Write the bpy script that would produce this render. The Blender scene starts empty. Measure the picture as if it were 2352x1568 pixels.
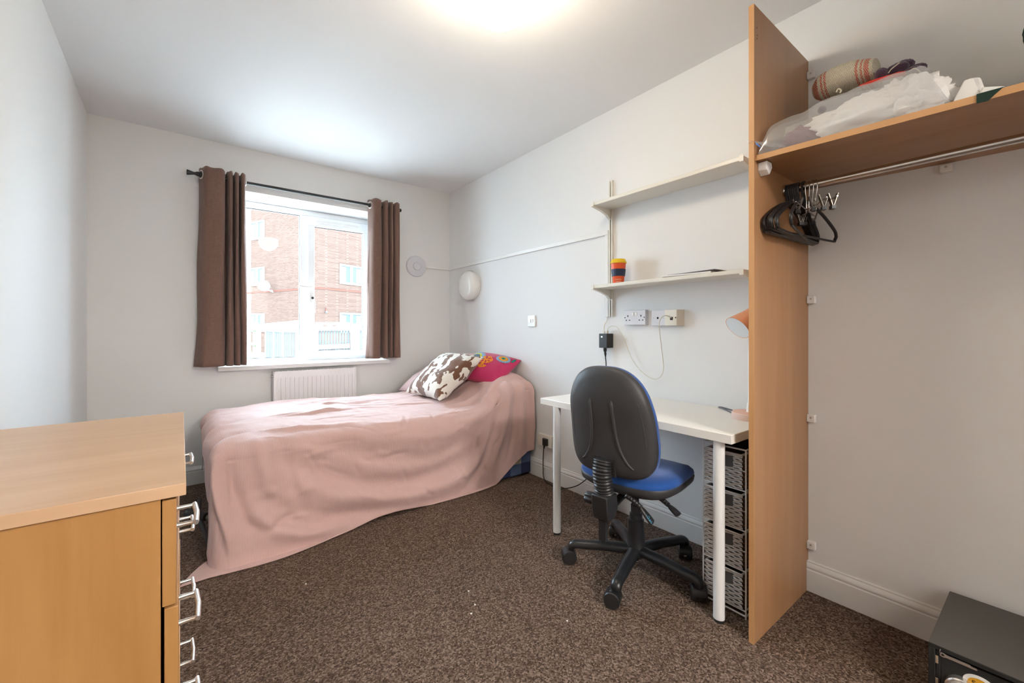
import bpy, math, random
import numpy as np
from mathutils import Vector, Matrix, noise as mnoise

random.seed(7)
S = bpy.context.scene
COL = S.collection
PI = math.pi

# ------------------------------------------------------------------ camera, world, exposure
H = 1.10                      # camera height; the frame is taken as 2352 x 1568
F_PX = 966.0
YAW = math.radians(37.53)
cam_d = bpy.data.cameras.new('camera')
cam_d.sensor_fit = 'HORIZONTAL'
cam_d.sensor_width = 36.0
cam_d.lens = 36.0 * F_PX / 2352.0
cam_d.shift_y = -29.0 / 2352.0
cam_d.clip_start = 0.02
cam = bpy.data.objects.new('camera', cam_d)
COL.objects.link(cam)
cam.location = (0, 0, H)
cam.rotation_euler = (PI / 2, 0, -YAW)
S.camera = cam

WORLD_STRENGTH = 9.0
w = bpy.data.worlds.new('overcast_sky')
S.world = w
w.use_nodes = True
bg = w.node_tree.nodes['Background']
bg.inputs['Color'].default_value = (0.67, 0.845, 1.0, 1)
bg.inputs['Strength'].default_value = WORLD_STRENGTH

S.view_settings.view_transform = 'Standard'
S.view_settings.look = 'None'
S.view_settings.gamma = 1.0
S.view_settings.use_curve_mapping = False
S.view_settings.exposure = 1.65
LAMP_STRENGTH = 13.0      # the room's ceiling globe
HALL_STRENGTH = 39.0      # lamp in the hallway beyond the open doorway

# room
XR, YB, YF, ZC = 2.08, 3.74, -0.95, 2.46
def xleft(y):                 # the left wall is a degree out of square
    return -0.51 + (YB - y) * math.tan(math.radians(1.32))

# ------------------------------------------------------------------ helpers
def V(*a):
    return Vector(a)

class MB:
    """collects vertices and faces of one mesh"""
    def __init__(self):
        self.v = []; self.f = []; self.uv = None
    def add(self, vs, fs):
        n = len(self.v)
        self.v += [tuple(p) for p in vs]
        self.f += [tuple(i + n for i in f) for f in fs]
        return self
    def box(self, x0, x1, y0, y1, z0, z1):
        vs = [(x0,y0,z0),(x1,y0,z0),(x1,y1,z0),(x0,y1,z0),(x0,y0,z1),(x1,y0,z1),(x1,y1,z1),(x0,y1,z1)]
        return self.add(vs, [(0,3,2,1),(4,5,6,7),(0,1,5,4),(1,2,6,5),(2,3,7,6),(3,0,4,7)])
    def obox(self, c, size, rot=None):
        n = len(self.v)
        sx, sy, sz = [q / 2 for q in size]
        self.box(-sx, sx, -sy, sy, -sz, sz)
        R = rot if rot is not None else Matrix.Identity(3)
        for i in range(n, len(self.v)):
            self.v[i] = tuple(R @ Vector(self.v[i]) + Vector(c))
        return self
    def cyl(self, p0, p1, r0, r1=None, n=20, cap=True):
        r1 = r0 if r1 is None else r1
        return self.tube([p0, p1], [r0, r1], n, cap)
    def tube(self, pts, r, n=10, cap=True, closed=False, flat=1.0, up=None):
        pts = [Vector(p) for p in pts]
        m = len(pts)
        rs = r if isinstance(r, (list, tuple)) else [r] * m
        tans = []
        for i in range(m):
            if closed:
                t = pts[(i + 1) % m] - pts[i - 1]
            else:
                t = pts[min(i + 1, m - 1)] - pts[max(i - 1, 0)]
            tans.append(t.normalized() if t.length > 1e-9 else Vector((0, 0, 1)))
        a = Vector(up) if up is not None else (Vector((0, 0, 1)) if abs(tans[0].z) < 0.9 else Vector((1, 0, 0)))
        nrm = (a - tans[0] * a.dot(tans[0])).normalized()
        vs = []
        for i in range(m):
            t = tans[i]
            nrm = (nrm - t * nrm.dot(t))
            nrm = nrm.normalized() if nrm.length > 1e-6 else t.orthogonal().normalized()
            b = t.cross(nrm)
            for k in range(n):
                an = 2 * PI * k / n
                vs.append(pts[i] + (nrm * math.cos(an) * flat + b * math.sin(an)) * rs[i])
        fs = []
        for i in range(m if closed else m - 1):
            j = (i + 1) % m
            for k in range(n):
                l = (k + 1) % n
                fs.append((i*n+k, i*n+l, j*n+l, j*n+k))
        if cap and not closed:
            fs.append(tuple(range(n - 1, -1, -1)))
            fs.append(tuple((m - 1) * n + k for k in range(n)))
        return self.add(vs, fs)
    def lathe(self, prof, n=32, mat=None):
        """prof: (r, h) pairs turned about the local z axis, then moved by mat"""
        M4 = mat or Matrix.Identity(4)
        vs = []
        for r, h in prof:
            for k in range(n):
                an = 2 * PI * k / n
                vs.append(M4 @ Vector((r * math.cos(an), r * math.sin(an), h)))
        fs = []
        for i in range(len(prof) - 1):
            for k in range(n):
                l = (k + 1) % n
                fs.append((i*n+k, i*n+l, (i+1)*n+l, (i+1)*n+k))
        if prof[0][0] > 1e-6: fs.append(tuple(range(n - 1, -1, -1)))
        if prof[-1][0] > 1e-6: fs.append(tuple((len(prof)-1)*n + k for k in range(n)))
        return self.add(vs, fs)
    def prism(self, poly, a0, a1, axis='y'):
        """poly in the plane across axis: x -> (y,z), y -> (x,z), z -> (x,y)"""
        def p(q, a):
            return (a, q[0], q[1]) if axis == 'x' else (q[0], a, q[1]) if axis == 'y' else (q[0], q[1], a)
        n = len(poly)
        vs = [p(q, a0) for q in poly] + [p(q, a1) for q in poly]
        fs = [tuple(range(n)), tuple(range(2*n - 1, n - 1, -1))]
        for i in range(n):
            j = (i + 1) % n
            fs.append((i, i + n, j + n, j))
        return self.add(vs, fs)
    def grid(self, P, closed_u=False):
        """P: array [nu][nv] of points"""
        nu, nv = len(P), len(P[0])
        vs = [q for row in P for q in row]
        fs = []
        for i in range(nu if closed_u else nu - 1):
            a = (i + 1) % nu
            for j in range(nv - 1):
                fs.append((i*nv+j, a*nv+j, a*nv+j+1, i*nv+j+1))
        return self.add(vs, fs)
    def torus(self, c, axis, R, r, n=28, m=8, squash=(1, 1)):
        ax = Vector(axis).normalized(); u = ax.orthogonal().normalized(); v2 = ax.cross(u)
        pts = [Vector(c) + u * math.cos(2*PI*k/n) * R * squash[0] + v2 * math.sin(2*PI*k/n) * R * squash[1] for k in range(n)]
        return self.tube(pts, r, m, closed=True, up=ax)
    def sphere(self, c, r, n=16):
        r = r if isinstance(r, (list, tuple)) else (r, r, r)
        prof = [(math.sin(PI * i / n), -math.cos(PI * i / n)) for i in range(n + 1)]
        M4 = Matrix.Translation(c) @ Matrix.Diagonal((r[0], r[1], r[2], 1))
        prof[0] = (0.001, -1); prof[-1] = (0.001, 1)
        return self.lathe(prof, n * 2, M4)
    def xform(self, M4):
        self.v = [tuple(M4 @ Vector(p)) for p in self.v]
        return self

def link(o, parent=None):
    COL.objects.link(o)
    if parent is not None: o.parent = parent
    return o

def obj(name, mb, mat, parent=None, loc=(0, 0, 0), rot=(0, 0, 0), smooth=None, bevel=0.0, bseg=2):
    me = bpy.data.meshes.new(name)
    me.from_pydata([tuple(p) for p in mb.v], [], mb.f)
    me.validate(); 
    if mb.uv is not None:
        lay = me.uv_layers.new(name='UVMap')
        li = np.zeros(len(me.loops), dtype=np.int32); me.loops.foreach_get('vertex_index', li)
        lay.data.foreach_set('uv', np.asarray(mb.uv, dtype=np.float32)[li].ravel())
    if smooth is not None:
        me.shade_smooth()
        me.set_sharp_from_angle(angle=math.radians(smooth))
    me.materials.append(mat)
    o = bpy.data.objects.new(name, me)
    o.location = loc; o.rotation_euler = rot
    link(o, parent)
    if bevel > 0:
        b = o.modifiers.new('bevel', 'BEVEL'); b.width = bevel; b.segments = bseg; b.limit_method = 'ANGLE'
        b.angle_limit = math.radians(40)
        if smooth is None:
            me.shade_smooth(); me.set_sharp_from_angle(angle=math.radians(50))
        b.harden_normals = False
    return o

def tag(o, label, cat, group=None):
    o['label'] = label; o['category'] = cat
    if group: o['group'] = group
    return o

def thing(name, label, cat, loc=(0, 0, 0), rotz=0.0, group=None):
    o = bpy.data.objects.new(name, None)
    o.empty_display_size = 0.05
    o.location = loc; o.rotation_euler = (0, 0, rotz)
    link(o)
    return tag(o, label, cat, group)

def struct(o):
    o['kind'] = 'structure'
    return o

def copy_tree(o, parent=None):
    c = o.copy(); COL.objects.link(c)
    if parent is not None: c.parent = parent
    for ch in list(o.children): copy_tree(ch, c)
    return c

def spline(pts, n=8, closed=False):
    """Catmull-Rom through pts"""
    P = [Vector(p) for p in pts]
    out = []
    m = len(P)
    rng = m if closed else m - 1
    for i in range(rng):
        p0 = P[(i - 1) % m] if closed or i > 0 else P[0] * 2 - P[1]
        p1 = P[i]; p2 = P[(i + 1) % m]
        p3 = P[(i + 2) % m] if closed or i + 2 < m else P[-1] * 2 - P[-2]
        for k in range(n):
            t = k / n
            out.append(0.5 * ((2*p1) + (p2-p0)*t + (2*p0-5*p1+4*p2-p3)*t*t + (3*p1-p0-3*p2+p3)*t*t*t))
    if not closed: out.append(P[-1])
    return out

def smooth01(a, b, x):
    t = np.clip((x - a) / (b - a), 0, 1)
    return t * t * (3 - 2 * t)

# ------------------------------------------------------------------ materials
def newmat(name):
    m = bpy.data.materials.new(name); m.use_nodes = True
    nt = m.node_tree
    return m, nt, nt.nodes['Principled BSDF']

def N(nt, typ, **kw):
    n = nt.nodes.new(typ)
    for k, v in kw.items():
        if k in n.inputs: n.inputs[k].default_value = v
        else: setattr(n, k, v)
    return n

def L(nt, a, b): nt.links.new(a, b)

def c4(c): return (c[0], c[1], c[2], 1.0)

def pbr(name, col, rough=0.5, metal=0.0, var=None, bump=None, sheen=0.0, coat=0.0, spec=0.5, scale3=(1, 1, 1)):
    """var = (scale, second colour); bump = (scale, strength, distance)"""
    m, nt, p = newmat(name)
    p.inputs['Base Color'].default_value = c4(col)
    p.inputs['Roughness'].default_value = rough
    p.inputs['Metallic'].default_value = metal
    p.inputs['Specular IOR Level'].default_value = spec
    if sheen: p.inputs['Sheen Weight'].default_value = sheen
    if coat: p.inputs['Coat Weight'].default_value = coat
    tc = N(nt, 'ShaderNodeTexCoord')
    mp = N(nt, 'ShaderNodeMapping'); mp.inputs['Scale'].default_value = scale3
    L(nt, tc.outputs['Object'], mp.inputs['Vector'])
    if var:
        nz = N(nt, 'ShaderNodeTexNoise', Scale=var[0], Detail=6.0, Roughness=0.6)
        L(nt, mp.outputs['Vector'], nz.inputs['Vector'])
        mx = N(nt, 'ShaderNodeMix', data_type='RGBA')
        mx.inputs[6].default_value = c4(col); mx.inputs[7].default_value = c4(var[1])
        L(nt, nz.outputs['Fac'], mx.inputs[0]); L(nt, mx.outputs[2], p.inputs['Base Color'])
    if bump:
        nb = N(nt, 'ShaderNodeTexNoise', Scale=bump[0], Detail=5.0, Roughness=0.6)
        L(nt, mp.outputs['Vector'], nb.inputs['Vector'])
        b = N(nt, 'ShaderNodeBump', Strength=bump[1], Distance=bump[2])
        L(nt, nb.outputs['Fac'], b.inputs['Height']); L(nt, b.outputs['Normal'], p.inputs['Normal'])
    return m

def wood(name, c1, c2, axis=2, rough=0.35, scale=1.0):
    m, nt, p = newmat(name)
    tc = N(nt, 'ShaderNodeTexCoord')
    mp = N(nt, 'ShaderNodeMapping')
    sc = [26.0 * scale] * 3; sc[axis] = 1.6 * scale
    mp.inputs['Scale'].default_value = sc
    L(nt, tc.outputs['Object'], mp.inputs['Vector'])
    n1 = N(nt, 'ShaderNodeTexNoise', Scale=1.0, Detail=8.0, Roughness=0.62, Distortion=0.5)
    L(nt, mp.outputs['Vector'], n1.inputs['Vector'])
    mp2 = N(nt, 'ShaderNodeMapping')
    s2 = [5.0 * scale] * 3; s2[axis] = 0.7 * scale
    mp2.inputs['Scale'].default_value = s2
    L(nt, tc.outputs['Object'], mp2.inputs['Vector'])
    n2 = N(nt, 'ShaderNodeTexNoise', Scale=1.0, Detail=3.0, Roughness=0.5, Distortion=1.2)
    L(nt, mp2.outputs['Vector'], n2.inputs['Vector'])
    ad = N(nt, 'ShaderNodeMath', operation='ADD')
    mu = N(nt, 'ShaderNodeMath', operation='MULTIPLY'); mu.inputs[1].default_value = 0.55
    L(nt, n2.outputs['Fac'], mu.inputs[0])
    mu1 = N(nt, 'ShaderNodeMath', operation='MULTIPLY'); mu1.inputs[1].default_value = 0.45
    L(nt, n1.outputs['Fac'], mu1.inputs[0])
    L(nt, mu.outputs[0], ad.inputs[0]); L(nt, mu1.outputs[0], ad.inputs[1])
    cr = N(nt, 'ShaderNodeValToRGB')
    cr.color_ramp.elements[0].position = 0.36; cr.color_ramp.elements[0].color = c4(c2)
    cr.color_ramp.elements[1].position = 0.64; cr.color_ramp.elements[1].color = c4(c1)
    L(nt, ad.outputs[0], cr.inputs['Fac'])
    L(nt, cr.outputs['Color'], p.inputs['Base Color'])
    p.inputs['Roughness'].default_value = rough
    p.inputs['Specular IOR Level'].default_value = 0.4
    return m

def carpet_mat():
    m, nt, p = newmat('carpet_loop_pile')
    tc = N(nt, 'ShaderNodeTexCoord')
    v = N(nt, 'ShaderNodeTexVoronoi', Scale=190.0, Randomness=1.0)
    L(nt, tc.outputs['Object'], v.inputs['Vector'])
    sep = N(nt, 'ShaderNodeSeparateColor')
    L(nt, v.outputs['Color'], sep.inputs['Color'])
    cr = N(nt, 'ShaderNodeValToRGB')
    e = cr.color_ramp.elements
    e[0].position = 0.0; e[0].color = (0.030, 0.018, 0.012, 1)
    e[1].position = 1.0; e[1].color = (0.34, 0.25, 0.195, 1)
    for pos, c in ((0.25, (0.070, 0.044, 0.031, 1)), (0.55, (0.135, 0.090, 0.067, 1)), (0.8, (0.21, 0.15, 0.115, 1))):
        k = e.new(pos); k.color = c
    nz = N(nt, 'ShaderNodeTexNoise', Scale=420.0, Detail=3.0, Roughness=0.7)
    L(nt, tc.outputs['Object'], nz.inputs['Vector'])
    ml = N(nt, 'ShaderNodeMath', operation='MULTIPLY_ADD'); ml.inputs[1].default_value = 0.7; ml.inputs[2].default_value = -0.2
    L(nt, nz.outputs['Fac'], ml.inputs[0])
    ad = N(nt, 'ShaderNodeMath', operation='MULTIPLY_ADD'); ad.inputs[1].default_value = 0.75
    L(nt, sep.outputs[0], ad.inputs[0]); L(nt, ml.outputs[0], ad.inputs[2])
    L(nt, ad.outputs[0], cr.inputs['Fac'])
    # large soft wear
    nw = N(nt, 'ShaderNodeTexNoise', Scale=2.2, Detail=3.0)
    L(nt, tc.outputs['Object'], nw.inputs['Vector'])
    mw = N(nt, 'ShaderNodeMapRange'); mw.inputs[3].default_value = 0.85; mw.inputs[4].default_value = 1.2
    L(nt, nw.outputs['Fac'], mw.inputs[0])
    mx = N(nt, 'ShaderNodeMix', data_type='RGBA', blend_type='MULTIPLY'); mx.inputs[0].default_value = 1.0
    L(nt, cr.outputs['Color'], mx.inputs[6])
    cw = N(nt, 'ShaderNodeCombineColor')
    for i in range(3): L(nt, mw.outputs[0], cw.inputs[i])
    L(nt, cw.outputs[0], mx.inputs[7])
    L(nt, mx.outputs[2], p.inputs['Base Color'])
    p.inputs['Roughness'].default_value = 0.95
    p.inputs['Specular IOR Level'].default_value = 0.15
    b = N(nt, 'ShaderNodeBump', Strength=0.9, Distance=0.004)
    L(nt, v.outputs['Distance'], b.inputs['Height']); b.invert = True
    L(nt, b.outputs['Normal'], p.inputs['Normal'])
    return m

def wall_mat(name, col, smudge=None):
    m, nt, p = newmat(name)
    tc = N(nt, 'ShaderNodeTexCoord')
    nz = N(nt, 'ShaderNodeTexNoise', Scale=1.3, Detail=4.0)
    L(nt, tc.outputs['Object'], nz.inputs['Vector'])
    mx = N(nt, 'ShaderNodeMix', data_type='RGBA')
    mx.inputs[6].default_value = c4([q * 0.97 for q in col]); mx.inputs[7].default_value = c4(col)
    L(nt, nz.outputs['Fac'], mx.inputs[0])
    out = mx.outputs[2]
    if smudge:
        vd = N(nt, 'ShaderNodeVectorMath', operation='DISTANCE'); vd.inputs[1].default_value = smudge[0]
        L(nt, tc.outputs['Object'], vd.inputs[0])
        mr = N(nt, 'ShaderNodeMapRange', interpolation_type='SMOOTHSTEP'); mr.inputs[1].default_value = 0.0; mr.inputs[2].default_value = smudge[1]
        mr.inputs[3].default_value = 0.55; mr.inputs[4].default_value = 0.0
        L(nt, vd.outputs['Value'], mr.inputs[0])
        m2 = N(nt, 'ShaderNodeMix', data_type='RGBA'); m2.inputs[7].default_value = (0.45, 0.47, 0.48, 1)
        L(nt, mr.outputs[0], m2.inputs[0]); L(nt, out, m2.inputs[6]); out = m2.outputs[2]
    L(nt, out, p.inputs['Base Color'])
    p.inputs['Roughness'].default_value = 0.62
    p.inputs['Specular IOR Level'].default_value = 0.3
    nb = N(nt, 'ShaderNodeTexNoise', Scale=160.0, Detail=3.0)
    L(nt, tc.outputs['Object'], nb.inputs['Vector'])
    b = N(nt, 'ShaderNodeBump', Strength=0.12, Distance=0.002)
    L(nt, nb.outputs['Fac'], b.inputs['Height']); L(nt, b.outputs['Normal'], p.inputs['Normal'])
    return m

def glass_mat(name, tint=(1, 1, 1), gloss=0.06, rough=0.0):
    m = bpy.data.materials.new(name); m.use_nodes = True
    nt = m.node_tree; nt.nodes.remove(nt.nodes['Principled BSDF'])
    out = nt.nodes['Material Output']
    t = N(nt, 'ShaderNodeBsdfTransparent'); t.inputs['Color'].default_value = c4(tint)
    g = N(nt, 'ShaderNodeBsdfGlossy'); g.inputs['Roughness'].default_value = rough
    fr = N(nt, 'ShaderNodeFresnel', IOR=1.45)
    ad = N(nt, 'ShaderNodeMath', operation='MULTIPLY'); ad.inputs[1].default_value = gloss; ad.use_clamp = True
    L(nt, fr.outputs[0], ad.inputs[0])
    mx = N(nt, 'ShaderNodeMixShader')
    L(nt, ad.outputs[0], mx.inputs[0]); L(nt, t.outputs[0], mx.inputs[1]); L(nt, g.outputs[0], mx.inputs[2])
    L(nt, mx.outputs[0], out.inputs['Surface'])
    return m

def poly_mat(name):
    """thin crumpled polythene: mostly clear, a little milky, shiny on the creases"""
    m = bpy.data.materials.new(name); m.use_nodes = True
    nt = m.node_tree; nt.nodes.remove(nt.nodes['Principled BSDF'])
    out = nt.nodes['Material Output']
    t = N(nt, 'ShaderNodeBsdfTransparent'); t.inputs['Color'].default_value = (0.97, 0.97, 0.97, 1)
    d = N(nt, 'ShaderNodeBsdfDiffuse'); d.inputs['Color'].default_value = (0.85, 0.85, 0.86, 1)
    tr = N(nt, 'ShaderNodeBsdfTranslucent'); tr.inputs['Color'].default_value = (0.85, 0.85, 0.86, 1)
    g = N(nt, 'ShaderNodeBsdfGlossy'); g.inputs['Roughness'].default_value = 0.14; g.inputs['Color'].default_value = (0.9, 0.9, 0.9, 1)
    m0 = N(nt, 'ShaderNodeMixShader'); m0.inputs[0].default_value = 0.4
    L(nt, d.outputs[0], m0.inputs[1]); L(nt, tr.outputs[0], m0.inputs[2])
    m1 = N(nt, 'ShaderNodeMixShader'); m1.inputs[0].default_value = 0.30
    L(nt, t.outputs[0], m1.inputs[1]); L(nt, m0.outputs[0], m1.inputs[2])
    m2 = N(nt, 'ShaderNodeMixShader'); m2.inputs[0].default_value = 0.10
    L(nt, m1.outputs[0], m2.inputs[1]); L(nt, g.outputs[0], m2.inputs[2])
    L(nt, m2.outputs[0], out.inputs['Surface'])
    return m

def emit_mat(name, col, strength):
    m, nt, p = newmat(name)
    p.inputs['Base Color'].default_value = (0.9, 0.88, 0.82, 1)
    p.inputs['Emission Color'].default_value = c4(col)
    p.inputs['Emission Strength'].default_value = strength
    return m

def fabric_weave(name, c1, c2, sx, sy, rough=0.9, bump=0.3, sheen=0.3):
    """fine vertical slub: stretched noise in object space"""
    m, nt, p = newmat(name)
    tc = N(nt, 'ShaderNodeTexCoord')
    mp = N(nt, 'ShaderNodeMapping'); mp.inputs['Scale'].default_value = (sx, sx, sy)
    L(nt, tc.outputs['Object'], mp.inputs['Vector'])
    a = N(nt, 'ShaderNodeTexNoise', Scale=1.0, Detail=5.0, Roughness=0.7)
    L(nt, mp.outputs['Vector'], a.inputs['Vector'])
    mp2 = N(nt, 'ShaderNodeMapping'); mp2.inputs['Scale'].default_value = (sy * 3, sy * 3, sx)
    L(nt, tc.outputs['Object'], mp2.inputs['Vector'])
    b = N(nt, 'ShaderNodeTexNoise', Scale=1.0, Detail=4.0, Roughness=0.7)
    L(nt, mp2.outputs['Vector'], b.inputs['Vector'])
    ad = N(nt, 'ShaderNodeMath', operation='ADD'); L(nt, a.outputs['Fac'], ad.inputs[0]); L(nt, b.outputs['Fac'], ad.inputs[1])
    mr = N(nt, 'ShaderNodeMapRange'); mr.inputs[1].default_value = 0.7; mr.inputs[2].default_value = 1.3
    L(nt, ad.outputs[0], mr.inputs[0])
    mx = N(nt, 'ShaderNodeMix', data_type='RGBA'); mx.inputs[6].default_value = c4(c1); mx.inputs[7].default_value = c4(c2)
    L(nt, mr.outputs[0], mx.inputs[0]); L(nt, mx.outputs[2], p.inputs['Base Color'])
    p.inputs['Roughness'].default_value = rough
    p.inputs['Specular IOR Level'].default_value = 0.2
    p.inputs['Sheen Weight'].default_value = sheen
    bm = N(nt, 'ShaderNodeBump', Strength=bump, Distance=0.001)
    L(nt, ad.outputs[0], bm.inputs['Height']); L(nt, bm.outputs['Normal'], p.inputs['Normal'])
    return m

def duvet_mat():
    """dusty pink with a fine woven stripe, laid out in the sheet's own UV"""
    m, nt, p = newmat('dusty_pink_striped_cotton')
    uv = N(nt, 'ShaderNodeUVMap')
    sep = N(nt, 'ShaderNodeSeparateXYZ'); L(nt, uv.outputs['UV'], sep.inputs[0])
    mu = N(nt, 'ShaderNodeMath', operation='MULTIPLY'); mu.inputs[1].default_value = 2 * PI / 0.0055
    L(nt, sep.outputs['X'], mu.inputs[0])
    si = N(nt, 'ShaderNodeMath', operation='SINE'); L(nt, mu.outputs[0], si.inputs[0])
    mr = N(nt, 'ShaderNodeMapRange'); mr.inputs[1].default_value = -0.6; mr.inputs[2].default_value = 0.9
    L(nt, si.outputs[0], mr.inputs[0])
    mx = N(nt, 'ShaderNodeMix', data_type='RGBA')
    mx.inputs[6].default_value = (0.59, 0.385, 0.35, 1); mx.inputs[7].default_value = (0.65, 0.45, 0.415, 1)
    L(nt, mr.outputs[0], mx.inputs[0])
    L(nt, mx.outputs[2], p.inputs['Base Color'])
    p.inputs['Roughness'].default_value = 0.85
    p.inputs['Specular IOR Level'].default_value = 0.25
    p.inputs['Sheen Weight'].default_value = 0.25
    nz = N(nt, 'ShaderNodeTexNoise', Scale=60.0, Detail=4.0)
    L(nt, uv.outputs['UV'], nz.inputs['Vector'])
    ad = N(nt, 'ShaderNodeMath', operation='MULTIPLY_ADD'); ad.inputs[1].default_value = 0.15
    L(nt, si.outputs[0], ad.inputs[0]); L(nt, nz.outputs['Fac'], ad.inputs[2])
    b = N(nt, 'ShaderNodeBump', Strength=0.35, Distance=0.003)
    L(nt, ad.outputs[0], b.inputs['Height']); L(nt, b.outputs['Normal'], p.inputs['Normal'])
    return m

def cow_mat():
    m, nt, p = newmat('cow_print_plush')
    tc = N(nt, 'ShaderNodeTexCoord')
    n = N(nt, 'ShaderNodeTexNoise', Scale=13.5, Detail=2.2, Roughness=0.5, Distortion=0.15)
    mp = N(nt, 'ShaderNodeMapping'); mp.inputs['Location'].default_value = (3.1, 1.4, 0.2)
    mp.inputs['Scale'].default_value = (0.8, 1.25, 1.0)
    L(nt, tc.outputs['Object'], mp.inputs['Vector']); L(nt, mp.outputs['Vector'], n.inputs['Vector'])
    cr = N(nt, 'ShaderNodeValToRGB')
    cr.color_ramp.elements[0].position = 0.515; cr.color_ramp.elements[0].color = (0.80, 0.76, 0.69, 1)
    cr.color_ramp.elements[1].position = 0.530; cr.color_ramp.elements[1].color = (0.165, 0.075, 0.042, 1)
    L(nt, n.outputs['Fac'], cr.inputs['Fac']); L(nt, cr.outputs['Color'], p.inputs['Base Color'])
    p.inputs['Roughness'].default_value = 0.95; p.inputs['Sheen Weight'].default_value = 0.5
    p.inputs['Specular IOR Level'].default_value = 0.1
    nb = N(nt, 'ShaderNodeTexNoise', Scale=130.0, Detail=4.0)
    L(nt, tc.outputs['Object'], nb.inputs['Vector'])
    b = N(nt, 'ShaderNodeBump', Strength=1.0, Distance=0.006)
    L(nt, nb.outputs['Fac'], b.inputs['Height']); L(nt, b.outputs['Normal'], p.inputs['Normal'])
    return m

def brick_mat():
    m, nt, p = newmat('red_stretcher_brickwork')
    uv = N(nt, 'ShaderNodeUVMap')
    b = N(nt, 'ShaderNodeTexBrick')
    b.inputs['Color1'].default_value = (0.150, 0.092, 0.074, 1); b.inputs['Color2'].default_value = (0.105, 0.060, 0.046, 1)
    b.inputs['Mortar'].default_value = (0.150, 0.114, 0.094, 1)
    p.inputs['Specular IOR Level'].default_value = 0.0
    b.inputs['Scale'].default_value = 1.0; b.inputs['Mortar Size'].default_value = 0.012
    b.inputs['Brick Width'].default_value = 0.225; b.inputs['Row Height'].default_value = 0.075
    L(nt, uv.outputs['UV'], b.inputs['Vector']); L(nt, b.outputs['Color'], p.inputs['Base Color'])
    p.inputs['Roughness'].default_value = 0.9
    bm = N(nt, 'ShaderNodeBump', Strength=0.5, Distance=0.01)
    L(nt, b.outputs['Fac'], bm.inputs['Height']); bm.invert = True; L(nt, bm.outputs['Normal'], p.inputs['Normal'])
    return m

def check_mat():
    """blue and stone checked divan ticking"""
    m, nt, p = newmat('blue_checked_ticking')
    tc = N(nt, 'ShaderNodeTexCoord')
    sep = N(nt, 'ShaderNodeSeparateXYZ'); L(nt, tc.outputs['Object'], sep.inputs[0])
    def stripe(sock, period, off):
        ad = N(nt, 'ShaderNodeMath', operation='ADD'); ad.inputs[1].default_value = off; L(nt, sock, ad.inputs[0])
        md = N(nt, 'ShaderNodeMath', operation='PINGPONG'); md.inputs[1].default_value = period / 2
        L(nt, ad.outputs[0], md.inputs[0])
        gt = N(nt, 'ShaderNodeMath', operation='GREATER_THAN'); gt.inputs[1].default_value = period / 4
        L(nt, md.outputs[0], gt.inputs[0])
        return gt.outputs[0]
    sx = stripe(sep.outputs['X'], 0.20, 0.03); sz = stripe(sep.outputs['Z'], 0.20, 0.05)
    ad = N(nt, 'ShaderNodeMath', operation='ADD'); L(nt, sx, ad.inputs[0]); L(nt, sz, ad.inputs[1])
    cr = N(nt, 'ShaderNodeValToRGB'); cr.color_ramp.interpolation = 'CONSTANT'
    e = cr.color_ramp.elements
    e[0].position = 0.0; e[0].color = (0.42, 0.38, 0.31, 1)
    e[1].position = 0.4; e[1].color = (0.075, 0.115, 0.22, 1)
    k = e.new(0.9); k.color = (0.022, 0.030, 0.095, 1)
    hv = N(nt, 'ShaderNodeMath', operation='MULTIPLY'); hv.inputs[1].default_value = 0.5; L(nt, ad.outputs[0], hv.inputs[0])
    L(nt, hv.outputs[0], cr.inputs['Fac']); L(nt, cr.outputs['Color'], p.inputs['Base Color'])
    p.inputs['Roughness'].default_value = 0.8
    return m

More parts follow.
